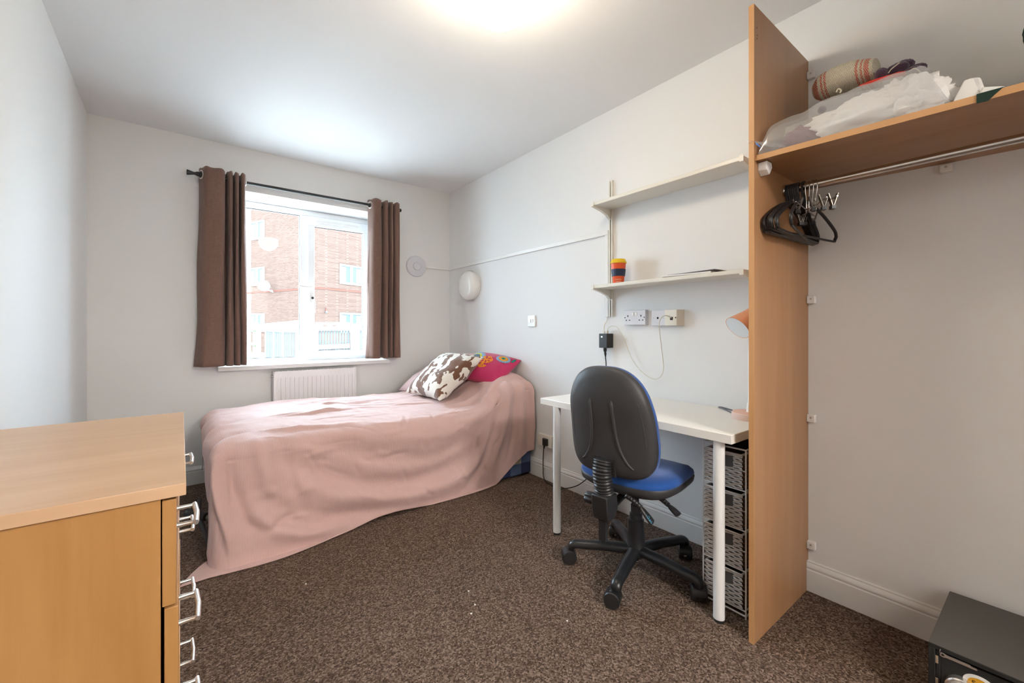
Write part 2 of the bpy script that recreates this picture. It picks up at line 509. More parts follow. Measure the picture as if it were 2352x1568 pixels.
def blanket_mat():
    m, nt, p = newmat('cream_wool_red_bands')
    tc = N(nt, 'ShaderNodeTexCoord')
    sep = N(nt, 'ShaderNodeSeparateXYZ'); L(nt, tc.outputs['UV'], sep.inputs[0])
    # herringbone: zigzag in v shifted along u
    pp = N(nt, 'ShaderNodeMath', operation='PINGPONG'); pp.inputs[1].default_value = 0.012; L(nt, sep.outputs['Y'], pp.inputs[0])
    ad = N(nt, 'ShaderNodeMath', operation='ADD'); L(nt, sep.outputs['X'], ad.inputs[0]); L(nt, pp.outputs[0], ad.inputs[1])
    mu = N(nt, 'ShaderNodeMath', operation='MULTIPLY'); mu.inputs[1].default_value = 2 * PI / 0.009; L(nt, ad.outputs[0], mu.inputs[0])
    si = N(nt, 'ShaderNodeMath', operation='SINE'); L(nt, mu.outputs[0], si.inputs[0])
    # red bands near both ends (u runs along the roll, 0..0.34)
    def band(c, wd):
        sb = N(nt, 'ShaderNodeMath', operation='SUBTRACT'); sb.inputs[1].default_value = c; L(nt, sep.outputs['X'], sb.inputs[0])
        ab = N(nt, 'ShaderNodeMath', operation='ABSOLUTE'); L(nt, sb.outputs[0], ab.inputs[0])
        lt = N(nt, 'ShaderNodeMath', operation='LESS_THAN'); lt.inputs[1].default_value = wd; L(nt, ab.outputs[0], lt.inputs[0])
        return lt.outputs[0]
    tot = None
    for c, wd in ((0.035, 0.018), (0.075, 0.006), (0.095, 0.006), (0.262, 0.007), (0.285, 0.005), (0.31, 0.012)):
        b = band(c, wd)
        if tot is None: tot = b
        else:
            mxn = N(nt, 'ShaderNodeMath', operation='MAXIMUM'); L(nt, tot, mxn.inputs[0]); L(nt, b, mxn.inputs[1]); tot = mxn.outputs[0]
    gt = N(nt, 'ShaderNodeMath', operation='GREATER_THAN'); gt.inputs[1].default_value = -0.1; L(nt, si.outputs[0], gt.inputs[0])
    mm = N(nt, 'ShaderNodeMath', operation='MULTIPLY'); L(nt, tot, mm.inputs[0]); L(nt, gt.outputs[0], mm.inputs[1])
    base = N(nt, 'ShaderNodeMix', data_type='RGBA'); base.inputs[6].default_value = (0.46, 0.41, 0.31, 1); base.inputs[7].default_value = (0.60, 0.55, 0.44, 1)
    L(nt, gt.outputs[0], base.inputs[0])
    mx = N(nt, 'ShaderNodeMix', data_type='RGBA'); mx.inputs[7].default_value = (0.50, 0.06, 0.035, 1)
    L(nt, mm.outputs[0], mx.inputs[0]); L(nt, base.outputs[2], mx.inputs[6])
    L(nt, mx.outputs[2], p.inputs['Base Color'])
    p.inputs['Roughness'].default_value = 0.95
    bm = N(nt, 'ShaderNodeBump', Strength=0.5, Distance=0.002); L(nt, si.outputs[0], bm.inputs['Height']); L(nt, bm.outputs['Normal'], p.inputs['Normal'])
    return m

M = {}
M['wall'] = wall_mat('matt_white_wall', (0.80, 0.793, 0.785))
M['wall_left'] = wall_mat('matt_white_wall_left', (0.80, 0.793, 0.785), (V(-0.455, 1.80, 1.05), 0.05))
M['ceiling'] = wall_mat('matt_white_ceiling', (0.82, 0.81, 0.80))
M['carpet'] = carpet_mat()
M['gloss_white'] = pbr('white_gloss_paint', (0.78, 0.775, 0.76), 0.35)
M['upvc'] = pbr('white_upvc', (0.90, 0.91, 0.92), 0.28)
M['glass'] = glass_mat('window_glass', (0.98, 0.99, 0.985), 0.22)
M['plastic_white'] = pbr('white_plastic', (0.80, 0.79, 0.77), 0.35)
M['plastic_ivory'] = pbr('ivory_plastic', (0.78, 0.74, 0.66), 0.4)
M['plastic_grey'] = pbr('pale_grey_plastic', (0.66, 0.66, 0.70), 0.45)
M['steel_white'] = pbr('cream_enamelled_steel', (0.76, 0.73, 0.66), 0.35)
M['rad'] = pbr('radiator_enamel', (0.84, 0.83, 0.83), 0.3)
M['black_plastic'] = pbr('black_plastic', (0.018, 0.018, 0.02), 0.42, bump=(600, 0.15, 0.0005))
M['black_shell'] = pbr('textured_black_shell', (0.030, 0.030, 0.032), 0.5, var=(500, (0.045, 0.045, 0.048)), bump=(700, 0.35, 0.0008))
M['black_gloss'] = pbr('smooth_black_nylon', (0.012, 0.013, 0.015), 0.33)
M['dark_hole'] = pbr('dark_hole', (0.01, 0.01, 0.01), 0.8)
M['rubber'] = pbr('grey_rubber', (0.05, 0.05, 0.055), 0.6)
M['blue_fabric'] = pbr('royal_blue_fabric', (0.004, 0.062, 0.27), 0.85, var=(300, (0.006, 0.085, 0.36)), bump=(900, 0.4, 0.001), sheen=0.3)
M['curtain'] = fabric_weave('brown_linen_weave', (0.150, 0.084, 0.064), (0.235, 0.142, 0.112), 420, 14, 0.9, 0.3, 0.2)
M['rod'] = pbr('dark_grey_metal', (0.035, 0.038, 0.042), 0.4, 0.5)
M['chrome'] = pbr('chrome', (0.62, 0.61, 0.60), 0.16, 1.0)
M['dark_clip'] = pbr('tarnished_clip_metal', (0.16, 0.14, 0.12), 0.35, 0.8)
M['steel'] = pbr('brushed_steel', (0.55, 0.54, 0.52), 0.3, 1.0)
M['taupe_steel'] = pbr('taupe_painted_tube', (0.25, 0.22, 0.19), 0.35, 0.6)
M['silver'] = pbr('silver_cast_handle', (0.72, 0.70, 0.67), 0.25, 0.85)
M['duvet'] = duvet_mat()
M['pillow'] = pbr('dusty_pink_cotton', (0.64, 0.44, 0.42), 0.85, bump=(40, 0.25, 0.004), sheen=0.25)
M['cow'] = cow_mat()
M['brown_plush'] = pbr('dark_brown_plush', (0.09, 0.042, 0.026), 0.95, bump=(130, 1.0, 0.006), sheen=0.4)
M['magenta'] = pbr('magenta_cotton', (0.50, 0.012, 0.10), 0.75, bump=(60, 0.2, 0.002), sheen=0.3)
M['thread_orange'] = pbr('orange_thread', (0.85, 0.33, 0.02), 0.7)
M['thread_blue'] = pbr('pale_blue_thread', (0.25, 0.42, 0.62), 0.7)
M['thread_slate'] = pbr('slate_blue_thread', (0.12, 0.20, 0.30), 0.7)
M['thread_yellow'] = pbr('yellow_thread', (0.72, 0.66, 0.05), 0.7)
M['thread_green'] = pbr('teal_thread', (0.02, 0.33, 0.25), 0.7)
M['check'] = check_mat()
M['mattress'] = pbr('white_ticking', (0.7, 0.7, 0.68), 0.85)
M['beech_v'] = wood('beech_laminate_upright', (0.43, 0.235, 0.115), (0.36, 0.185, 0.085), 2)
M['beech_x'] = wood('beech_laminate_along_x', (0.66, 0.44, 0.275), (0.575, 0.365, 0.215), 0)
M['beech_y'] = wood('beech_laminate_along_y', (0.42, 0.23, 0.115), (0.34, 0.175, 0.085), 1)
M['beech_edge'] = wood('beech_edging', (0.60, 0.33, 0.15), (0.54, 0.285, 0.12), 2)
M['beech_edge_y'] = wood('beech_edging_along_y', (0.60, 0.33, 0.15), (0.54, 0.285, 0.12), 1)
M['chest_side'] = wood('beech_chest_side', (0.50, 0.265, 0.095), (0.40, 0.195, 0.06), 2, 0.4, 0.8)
M['desk_white'] = pbr('white_laminate', (0.80, 0.77, 0.72), 0.3)
M['leg_white'] = pbr('white_powder_coat', (0.78, 0.78, 0.77), 0.3)
M['wicker_white'] = pbr('whitewashed_wicker', (0.66, 0.63, 0.60), 0.75, var=(60, (0.50, 0.46, 0.43)), bump=(180, 0.5, 0.001))
M['wicker_shaded'] = pbr('shaded_side_wicker', (0.16, 0.085, 0.04), 0.7, var=(60, (0.25, 0.15, 0.08)), bump=(180, 0.5, 0.001))  # near side of the white baskets, with its shade put into the colour
M['liner'] = pbr('dark_grey_liner', (0.10, 0.095, 0.09), 0.9)
M['cup_orange'] = pbr('orange_bamboo_plastic', (0.80, 0.105, 0.025), 0.45)
M['cup_yellow'] = pbr('yellow_silicone', (0.80, 0.55, 0.01), 0.5)
M['cup_navy'] = pbr('navy_silicone', (0.012, 0.026, 0.07), 0.55)
M['print_pale'] = pbr('pale_print', (0.85, 0.55, 0.42), 0.6)
M['paper'] = pbr('white_paper', (0.82, 0.81, 0.80), 0.7)
M['paper_grey'] = pbr('grey_printed_cover', (0.34, 0.31, 0.34), 0.5)
M['opal'] = pbr('opal_glass', (0.80, 0.78, 0.74), 0.25, coat=0.4)
M['lamp_peach'] = pbr('peach_enamel', (0.78, 0.36, 0.20), 0.3, coat=0.3)
M['lamp_pink'] = pbr('pale_pink_enamel', (0.76, 0.55, 0.47), 0.3, coat=0.3)
M['bulb'] = glass_mat('clear_bulb_glass', (0.95, 0.95, 0.95), 1.0)
M['lamp_inner'] = pbr('matt_white_enamel', (0.75, 0.77, 0.78), 0.5)
M['grey_cable'] = pbr('grey_braided_cable', (0.13, 0.13, 0.15), 0.7)
M['led'] = emit_mat('green_white_led', (0.6, 1.0, 0.75), 3.0)
M['dome'] = emit_mat('lit_opal_dome', (1.0, 0.87, 0.68), LAMP_STRENGTH)
M['hall_dome'] = emit_mat('lit_hall_dome', (1.0, 0.945, 0.89), HALL_STRENGTH)
M['wool_purple'] = pbr('aubergine_wool', (0.045, 0.018, 0.042), 0.95, var=(200, (0.09, 0.04, 0.08)), bump=(260, 1.0, 0.004), sheen=0.3)
M['wool_red'] = pbr('scarlet_wool', (0.62, 0.035, 0.02), 0.9, bump=(260, 0.6, 0.002))
M['wool_cream'] = pbr('cream_wool_cord', (0.60, 0.54, 0.43), 0.9)
M['blanket'] = blanket_mat()
M['cloth_white'] = pbr('white_crumpled_cloth', (0.84, 0.82, 0.78), 0.85, bump=(30, 0.5, 0.006))
M['cloth_plum'] = pbr('plum_cloth', (0.16, 0.045, 0.06), 0.9, bump=(60, 0.5, 0.004))
M['polybag'] = poly_mat('clear_polythene')
M['felt_green'] = pbr('bottle_green_felt', (0.008, 0.028, 0.018), 0.95, bump=(300, 0.6, 0.001))
M['tissue'] = pbr('white_tissue', (0.80, 0.78, 0.74), 0.8)
M['label_blue'] = pbr('blue_print', (0.02, 0.16, 0.55), 0.5)
M['safe_top'] = pbr('grey_powder_coat_steel', (0.075, 0.07, 0.062), 0.6, var=(400, (0.10, 0.095, 0.085)), bump=(700, 0.3, 0.0006))
M['safe_black'] = pbr('black_powder_coat_steel', (0.014, 0.015, 0.015), 0.55, bump=(700, 0.3, 0.0006))
M['brass'] = pbr('pale_brass_bolt', (0.62, 0.52, 0.38), 0.35, 0.6)
M['label_orange'] = pbr('orange_label', (0.72, 0.36, 0.015), 0.5)
M['label_dark'] = pbr('dark_brown_lettering', (0.07, 0.035, 0.005), 0.6)
M['logo_cyan'] = pbr('cyan_lettering', (0.03, 0.33, 0.52), 0.5)
M['brick'] = brick_mat()
M['brick_dark'] = pbr('dark_brick_course', (0.085, 0.035, 0.027), 0.9, spec=0.0)
M['ext_white'] = pbr('exterior_white_frame', (0.18, 0.18, 0.18), 0.6, spec=0.0)
M['ext_pane'] = pbr('far_window_pane', (0.045, 0.056, 0.062), 0.4, spec=0.05)
M['blind'] = pbr('pale_curtain_behind_pane', (0.085, 0.094, 0.098), 0.8, spec=0.0)
M['fence_grey'] = pbr('weathered_grey_boards', (0.060, 0.064, 0.064), 0.9, spec=0.0, var=(8, (0.10, 0.104, 0.104)))
M['fence_pale'] = pbr('pale_grey_post', (0.22, 0.22, 0.22), 0.9, spec=0.0)
M['fence_green'] = pbr('pale_green_timber', (0.12, 0.135, 0.085), 0.9, spec=0.0, var=(6, (0.18, 0.175, 0.125)))
M['ground'] = pbr('pale_concrete_ground', (0.55, 0.54, 0.51), 0.95, var=(3, (0.62, 0.60, 0.57)))
M['wire_white'] = pbr('white_cable', (0.72, 0.68, 0.60), 0.5)
M['wire_black'] = pbr('black_cable', (0.012, 0.012, 0.012), 0.5)

# ------------------------------------------------------------------ room shell
WO = dict(x0=0.19, x1=1.40, z0=0.80, z1=2.14)        # window opening
YW = 4.10                                            # outer face of the window wall
floor = struct(obj('floor', MB().box(-0.75, XR + 0.12, YF - 0.1, YW, -0.12, 0.0), M['carpet']))
ceil = struct(obj('ceiling', MB().box(-0.75, XR + 0.12, YF - 0.1, YW, ZC, ZC + 0.12), M['ceiling']))
struct(obj('wall_right', MB().box(XR, XR + 0.12, YF - 0.1, YW, 0, ZC), M['wall']))
mb = MB()
mb.box(-0.75, WO['x0'], YB, YW, 0, ZC).box(WO['x1'], XR, YB, YW, 0, ZC)
mb.box(WO['x0'], WO['x1'], YB, YW, 0, WO['z0']).box(WO['x0'], WO['x1'], YB, YW, WO['z1'], ZC)
struct(obj('wall_back', mb, M['wall']))
mb = MB().prism([(xleft(YF - 0.1), YF - 0.1), (xleft(YB), YB), (-0.75, YB), (-0.75, YF - 0.1)], 0, ZC, 'z')
struct(obj('wall_left', mb, M['wall_left']))
DRX0, DRX1, DRZ = 0.35, 1.20, 2.03                  # open doorway behind the camera
mb = MB().box(-0.75, DRX0, YF - 0.1, YF, 0, ZC).box(DRX1, XR, YF - 0.1, YF, 0, ZC).box(DRX0, DRX1, YF - 0.1, YF, DRZ, ZC)
struct(obj('wall_front', mb, M['wall']))
drm = MB()
for x0_, x1_, z0_, z1_ in ((DRX0 - 0.06, DRX0 + 0.012, 0, DRZ + 0.05), (DRX1 - 0.012, DRX1 + 0.06, 0, DRZ + 0.05), (DRX0 + 0.012, DRX1 - 0.012, DRZ - 0.012, DRZ + 0.05)):
    drm.box(x0_, x1_, YF - 0.115, YF + 0.015, z0_, z1_)
struct(obj('door_1', drm, M['gloss_white'], bevel=0.003))
HY0, HY1 = YF - 1.45, YF - 0.1                       # hallway
struct(obj('floor_hall', MB().box(-0.75, XR + 0.12, HY0 - 0.1, HY1, -0.12, 0.0), M['carpet']))
struct(obj('ceiling_hall', MB().box(-0.75, XR + 0.12, HY0 - 0.1, HY1, ZC, ZC + 0.12), M['ceiling']))
struct(obj('wall_hall', MB().box(-0.75, XR + 0.12, HY0 - 0.1, HY0, 0, ZC).box(-0.75, -0.65, HY0, HY1, 0, ZC).box(XR, XR + 0.12, HY0, HY1, 0, ZC), M['wall']))

def skirting(length):
    """profile in (d, z), d = distance out from the wall; run along local +x, wall on +y side"""
    prof = [(0, 0), (0.018, 0), (0.018, 0.088), (0.013, 0.092), (0.017, 0.098), (0.017, 0.104), (0.012, 0.112), (0.008, 0.116), (0.008, 0.121), (0.0, 0.124)]
    mb = MB()
    n = len(prof)
    vs = [(0, -d, z) for d, z in prof] + [(length, -d, z) for d, z in prof]
    fs = [tuple(range(n - 1, -1, -1)), tuple(range(n, 2 * n))]
    for i in range(n):
        j = (i + 1) % n
        fs.append((i, j, j + n, i + n))
    return mb.add(vs, fs)
struct(obj('baseboard_back', skirting(XR - xleft(YB)), M['gloss_white'], loc=(xleft(YB), YB, 0), smooth=35))
struct(obj('baseboard_right', skirting(YB - YF - 0.018), M['gloss_white'], loc=(XR, YB - 0.018, 0), rot=(0, 0, -PI / 2), smooth=35))
aL = math.atan2(YB - YF, xleft(YB) - xleft(YF))
struct(obj('baseboard_left', skirting(YB - YF - 0.06), M['gloss_white'], loc=(xleft(YF + 0.03), YF + 0.03, 0), rot=(0, 0, aL), smooth=35))

# ------------------------------------------------------------------ window
win = bpy.data.objects.new('window_1', None); win.location = (0, 4.02, 0); link(win); struct(win)
x0, x1, z0, z1 = WO['x0'], WO['x1'], 0.815, WO['z1']
MX0, MX1 = 0.765, 0.835       # mullion
fr = MB()
fr.box(x0, x1, 0, 0.06, z1 - 0.05, z1).box(x0, x1, 0, 0.06, z0, z0 + 0.04)
fr.box(x0, x0 + 0.05, 0, 0.06, z0 + 0.04, z1 - 0.05).box(x1 - 0.05, x1, 0, 0.06, z0 + 0.04, z1 - 0.05)
fr.box(MX0, MX1, 0, 0.06, z0 + 0.04, z1 - 0.05)
obj('window_frame', fr, M['upvc'], win, bevel=0.006)
# gasket lines round the fixed light
g = MB()
gx0, gx1, gz0, gz1 = x0 + 0.05, MX0, z0 + 0.04, z1 - 0.05
for a in ((gx0, gx1, gz1 - 0.006, gz1), (gx0, gx1, gz0, gz0 + 0.005), (gx0, gx0 + 0.005, gz0, gz1), (gx1 - 0.004, gx1, gz0, gz1)):
    g.box(a[0], a[1], 0.020, 0.024, a[2], a[3])
obj('gasket', g, M['rubber'], win)
obj('pane', MB().box(x0 + 0.05, MX0, 0.026, 0.032, z0 + 0.04, z1 - 0.05), M['glass'], win)
sx0, sx1, sz0, sz1 = MX1 - 0.012, x1 - 0.04, z0 + 0.035, z1 - 0.052
sash = MB()
gx0, gx1, gz0, gz1 = sx0 + 0.055, sx1 - 0.055, sz0 + 0.055, sz1 - 0.085
sash.box(sx0, sx1, -0.022, 0.03, gz1, sz1).box(sx0, sx1, -0.022, 0.03, sz0, gz0)
sash.box(sx0, gx0, -0.022, 0.03, gz0, gz1).box(gx1, sx1, -0.022, 0.03, gz0, gz1)
so = obj('opening_sash', sash, M['upvc'], win, bevel=0.005)
g = MB()
for a in ((gx0, gx1, gz1 - 0.006, gz1), (gx0, gx1, gz0, gz0 + 0.004), (gx0, gx0 + 0.003, gz0, gz1), (gx1 - 0.005, gx1, gz0, gz1)):
    g.box(a[0], a[1], -0.004, 0.0, a[2], a[3])
obj('gasket', g, M['rubber'], so)
obj('pane', MB().box(gx0, gx1, 0.004, 0.010, gz0, gz1), M['glass'], so)
obj('trickle_vent', MB().box(gx0 + 0.02, gx1 - 0.05, -0.034, -0.02, sz1 - 0.050, sz1 - 0.030), M['plastic_white'], so, bevel=0.003)
hd = MB()
hd.box(sx0 + 0.012, sx0 + 0.040, -0.036, -0.02, 1.335, 1.475)
hd.tube(spline([(sx0 + 0.026, -0.034, 1.46), (sx0 + 0.026, -0.060, 1.463), (sx0 - 0.02, -0.066, 1.462), (sx0 - 0.075, -0.064, 1.468)], 6), 0.010, 10)
ho = obj('handle', hd, M['plastic_white'], so, smooth=40)
obj('key_lock', MB().cyl((sx0 + 0.034, -0.036, 1.37), (sx0 + 0.034, -0.050, 1.37), 0.010, n=16), M['black_plastic'], ho, smooth=40)
obj('handle_cord', MB().tube(spline([(sx0 + 0.040, -0.045, 1.37), (sx0 + 0.058, -0.04, 1.33), (sx0 + 0.060, -0.03, 1.24)], 6), 0.0022, 6), M['plastic_grey'], ho)
rb = MB().box(sx0 + 0.008, sx0 + 0.060, -0.038, -0.02, 0.985, 1.075)
ro = obj('restrictor', rb, M['plastic_white'], so, bevel=0.004)
obj('restrictor_badge', MB().box(sx0 + 0.026, sx0 + 0.050, -0.0395, -0.0375, 0.998, 1.050), M['plastic_grey'], ro, bevel=0.003)
sl = MB().box(0.165, 1.435, YB - 0.058 - 4.02, 0.0, 0.792, 0.824)
sl.box(x0, x1, 0.0, 0.06, 0.792, 0.816)
obj('window_sill', sl, M['gloss_white'], win, bevel=0.004)

# ------------------------------------------------------------------ outside
gr = struct(obj('ground', MB().box(-30, 40, YW + 0.02, 60, -0.5, -0.25), M['ground']))

BC = V(5.285, 23.18, 0); e1 = V(0.915, 0.403, 0).normalized(); e2 = V(-e1.y, e1.x, 0)
bld = thing('brick_building', 'three storey red brick block of flats seen through the window', 'building', BC)
def facade_mesh(e, length, z0, z1, thick):
    nrm = V(e.y, -e.x, 0)
    return nrm
def wallbox(a, b, inn, z0, z1):
    mb = MB()
    q = [a, b, b + inn, a + inn]
    vs = [(p.x, p.y, z0) for p in q] + [(p.x, p.y, z1) for p in q]
    mb.add(vs, [(0,1,5,4),(1,2,6,5),(2,3,7,6),(3,0,4,7),(4,5,6,7),(0,3,2,1)])
    d = (b - a).length
    mb.uv = [(0, z0), (d, z0), (d + 1, z0), (-1, z0), (0, z1), (d, z1), (d + 1, z1), (-1, z1)]
    return mb
EAVES = 8.5
Z3 = V(0, 0, 0)
fl = obj('facade', wallbox(Z3 + e2 * 24, Z3, e1 * 6.0, -0.3, EAVES), M['brick'], bld)
frt = obj('facade', wallbox(Z3, Z3 + e1 * 9, e2 * 6.0, -0.3, EAVES), M['brick'], bld)
def course(a, b, out, z0, z1):
    return MB().add([(p.x, p.y, z) for z in (z0, z1) for p in (a + out, b + out, b - out, a - out)],
                    [(0,1,5,4),(1,2,6,5),(2,3,7,6),(3,0,4,7),(4,5,6,7),(0,3,2,1)])
obj('string_course', course(Z3 + e2 * 24, Z3, -e1 * 0.025, 3.16, 3.24), M['brick_dark'], bld)
obj('string_course', course(Z3, Z3 + e1 * 9, -e2 * 0.025, 3.16, 3.24), M['brick_dark'], bld)
obj('eaves', course(Z3 + e2 * 24, Z3 + e1 * 9, V(0, -0.01, 0), EAVES, EAVES + 0.15), M['ext_white'], bld)
def far_window(e, out, s, zt, wd, ht, blindside):
    """frame standing in the facade at distance s along e, head at zt"""
    base = e * s
    def bx(a0, a1, b0, b1, d0, d1):
        p = [base + e * a0 + out * d1, base + e * a1 + out * d1, base + e * a1 + out * d0, base + e * a0 + out * d0]
        return MB().add([(q.x, q.y, z) for z in (zt - b1, zt - b0) for q in p],
                        [(0,1,5,4),(1,2,6,5),(2,3,7,6),(3,0,4,7),(4,5,6,7),(0,3,2,1)])
    f = MB()
    for a in ((0, wd, 0, 0.09), (0, wd, ht - 0.12, ht), (0, 0.09, 0.09, ht - 0.12), (wd - 0.09, wd, 0.09, ht - 0.12), (wd/2 - 0.09, wd/2 + 0.09, 0.09, ht - 0.12)):
        b = bx(*a, -0.05, 0.05); f.add(b.v, b.f)
    fo = obj('flat_window', f, M['ext_white'], bld)
    obj('pane', bx(0.09, wd/2 - 0.09, 0.09, ht - 0.12, -0.05, 0.015), M['ext_pane'], fo)
    obj('pane', bx(wd/2 + 0.09, wd - 0.09, 0.09, ht - 0.12, -0.05, 0.015), M['ext_pane'], fo)
    h = wd/2 - 0.18
    a0 = 0.09 + (h * 0.05 if blindside else h * 0.5)
    obj('curtain', bx(0.09, 0.09 + h * 0.55, 0.14, ht - 0.15, 0.012, 0.020), M['blind'], fo)
    obj('curtain', bx(wd/2 + 0.09 + h * 0.45, wd - 0.10, 0.14, ht - 0.15, 0.012, 0.020), M['blind'], fo)
def s_on(e, u):
    """distance along facade direction e where image column u meets it"""
    a = (u - 1176) / F_PX
    r = V(math.sin(YAW) + a * math.cos(YAW), math.cos(YAW) - a * math.sin(YAW), 0)
    # BC + e s = r t
    det = e.x * (-r.y) - e.y * (-r.x)
    return ((-BC.x) * (-r.y) - (-BC.y) * (-r.x)) / det
sL0, sL1 = s_on(e2, 608), s_on(e2, 576)
sR0, sR1 = s_on(e1, 780), s_on(e1, 831)
for zt, ht in ((7.28, 1.05), (4.62, 1.05), (1.98, 1.05)):
    far_window(e2, -e1, sL0, zt, sL1 - sL0, ht, True)
    far_window(e2, -e1, sL0 + 9, zt, sL1 - sL0, ht, True)
for zt, ht in ((4.62, 1.08), (1.98, 1.08)):
    far_window(e1, -e2, sR0, zt, sR1 - sR0, ht, False)
# satellite dish bolted to the brickwork
sd = s_on(e2, 628)
dp = BC + e2 * sd - e1 * 0.55 + V(0, 0, 3.42)
dish = thing('satellite_dish', 'pale satellite dish on an arm fixed to the brick wall', 'dish', dp)
dm = Matrix.Rotation(math.radians(-65), 4, 'X') @ Matrix.Rotation(0.25, 4, 'Y')
obj('reflector', MB().lathe([(0.001, 0.0), (0.15, 0.02), (0.29, 0.075), (0.31, 0.09), (0.30, 0.095), (0.14, 0.035), (0.001, 0.02)], 28, dm), M['ext_white'], dish, smooth=50)
obj('arm', MB().tube([(0, 0, 0), tuple(e1 * 0.35 - e2 * 0.1 + V(0, 0, -0.25)), tuple(e1 * 0.56 + V(0, 0, -0.28))], 0.028, 8), M['fence_pale'], dish)
obj('feed_arm', MB().tube([(0.0, 0, -0.2), tuple(-e2 * 0.6 - e1 * 0.1 + V(0.2, 0, -0.26))], 0.025, 8), M['fence_pale'], dish)
pb = BC + e1 * s_on(e1, 747) - e2 * 0.06 + V(0, 0, 2.0)
wb = thing('vent_pipe', 'small dark pipe stub on the brick wall', 'pipe', pb)
obj('pipe', MB().cyl((0, 0, 0), (0, 0, 0.22), 0.025), M['brick_dark'], wb)
obj('elbow', MB().sphere((0.02, 0, -0.02), 0.06, 8).cyl((0, 0, -0.02), tuple(e2 * 0.1), 0.03), M['rubber'], wb, smooth=50)

def fence(label, a, b, zt, boards, bw, matb, rails, toprail=True, group=None):
    a = V(a[0], a[1], 0); b = V(b[0], b[1], 0)
    d = (b - a); ln = d.length; ang = math.atan2(d.y, d.x)
    t = thing('fence_panel', label, 'fence', (a.x, a.y, -0.25), ang)
    ht = zt + 0.25
    bm = None
    for k in range(boards):
        x = (k + 0.5) * ln / boards
        if bm is None:
            bm = obj('board', MB().box(-bw/2, bw/2, -0.010, 0.010, 0, ht - 0.16), matb, t, loc=(x, 0, 0))
        else:
            c = bm.copy(); COL.objects.link(c); c.location = (x, 0.006 * (k % 2), 0)
    for k in (0, 1):
        obj('post', MB().box(-0.05, 0.05, -0.05, 0.05, 0, ht), M['fence_pale'], t, loc=(k * ln, -0.02, 0), bevel=0.006)
    for z in rails:
        obj('rail', MB().box(0, ln, -0.055, -0.008, z + 0.25 - 0.035, z + 0.25 + 0.035), M['fence_pale'], t)
    if toprail:
        obj('top_rail', MB().box(0, ln, -0.055, 0.03, ht - 0.16, ht - 0.07), M['fence_pale'], t)
        n = max(3, int(ln / 0.17))
        for k in range(n):
            x = (k + 0.5) * ln / n
            obj('spacer', MB().box(x - 0.055, x + 0.055, -0.02, 0.02, ht - 0.07, ht - 0.03), M['fence_pale'], t)
        obj('cap_rail', MB().box(0, ln, -0.055, 0.03, ht - 0.03, ht + 0.03), M['fence_pale'], t)
    return t
fence('slatted grey fence panel between the mullion and the next pair of posts', (1.36, 7.3), (1.41, 8.75), 1.20, 18, 0.068, M['fence_grey'], (0.78, 0.42))
fence('middle grey fence panel of the run beside the timber gate', (1.41, 8.85), (1.455, 10.2), 1.20, 16, 0.068, M['fence_grey'], (0.78, 0.42))
fence('end grey fence panel next to the pale green gate', (1.455, 10.3), (1.50, 11.8), 1.20, 17, 0.068, M['fence_grey'], (0.78, 0.42))
fence('grey fence panel with a white board nailed across it', (2.25, 10.15), (3.02, 10.02), 1.22, 13, 0.040, M['fence_grey'], ())
fence('plain grey fence panel beneath the ground floor flat window', (3.12, 10.0), (3.9, 9.9), 1.22, 14, 0.042, M['fence_grey'], ())
fence('pale green timber gate at the end of the fence', (0.55, 12.4), (1.40, 12.4), 1.22, 6, 0.11, M['fence_green'], (0.72,))
wb2 = obj('plank', MB().box(-0.34, 0.34, -0.012, 0.012, -0.05, 0.05), M['ext_white'], loc=(2.60, 10.03, 0.70), rot=(0, -0.03, -0.167))
tag(wb2, 'white plank fixed across the grey fence boards', 'plank')

# ------------------------------------------------------------------ curtains and rod
YR, ZR = 3.655, 2.178
rodt = thing('curtain_rod', 'dark grey metal curtain rod above the window', 'curtain rod', (0.78, YR, ZR))
obj('rod', MB().cyl((-0.72, 0, 0), (0.73, 0, 0), 0.0105, n=18), M['rod'], rodt, smooth=40)
fin = [(0.0105, 0.0), (0.016, 0.004), (0.016, 0.05), (0.010, 0.062), (0.010, 0.07), (0.018, 0.10), (0.018, 0.108), (0.001, 0.109)]
obj('finial', MB().lathe(fin, 20, Matrix.Translation((-0.685, 0, 0)) @ Matrix.Rotation(-PI / 2, 4, 'Y')), M['rod'], rodt, smooth=40)
fin2 = [(0.0105, 0.0), (0.015, 0.003), (0.015, 0.035), (0.012, 0.038), (0.001, 0.038)]
obj('finial', MB().lathe(fin2, 20, Matrix.Translation((0.715, 0, 0)) @ Matrix.Rotation(PI / 2, 4, 'Y')), M['rod'], rodt, smooth=40)
for x in (-0.735, 0.735):
    b = MB().cyl((x, YB - YR, -0.03), (x, 0.0, -0.006), 0.008, n=10).box(x - 0.014, x + 0.014, YB - YR - 0.006, YB - YR, -0.07, 0.01)
    obj('bracket', b, M['plastic_white'], rodt)

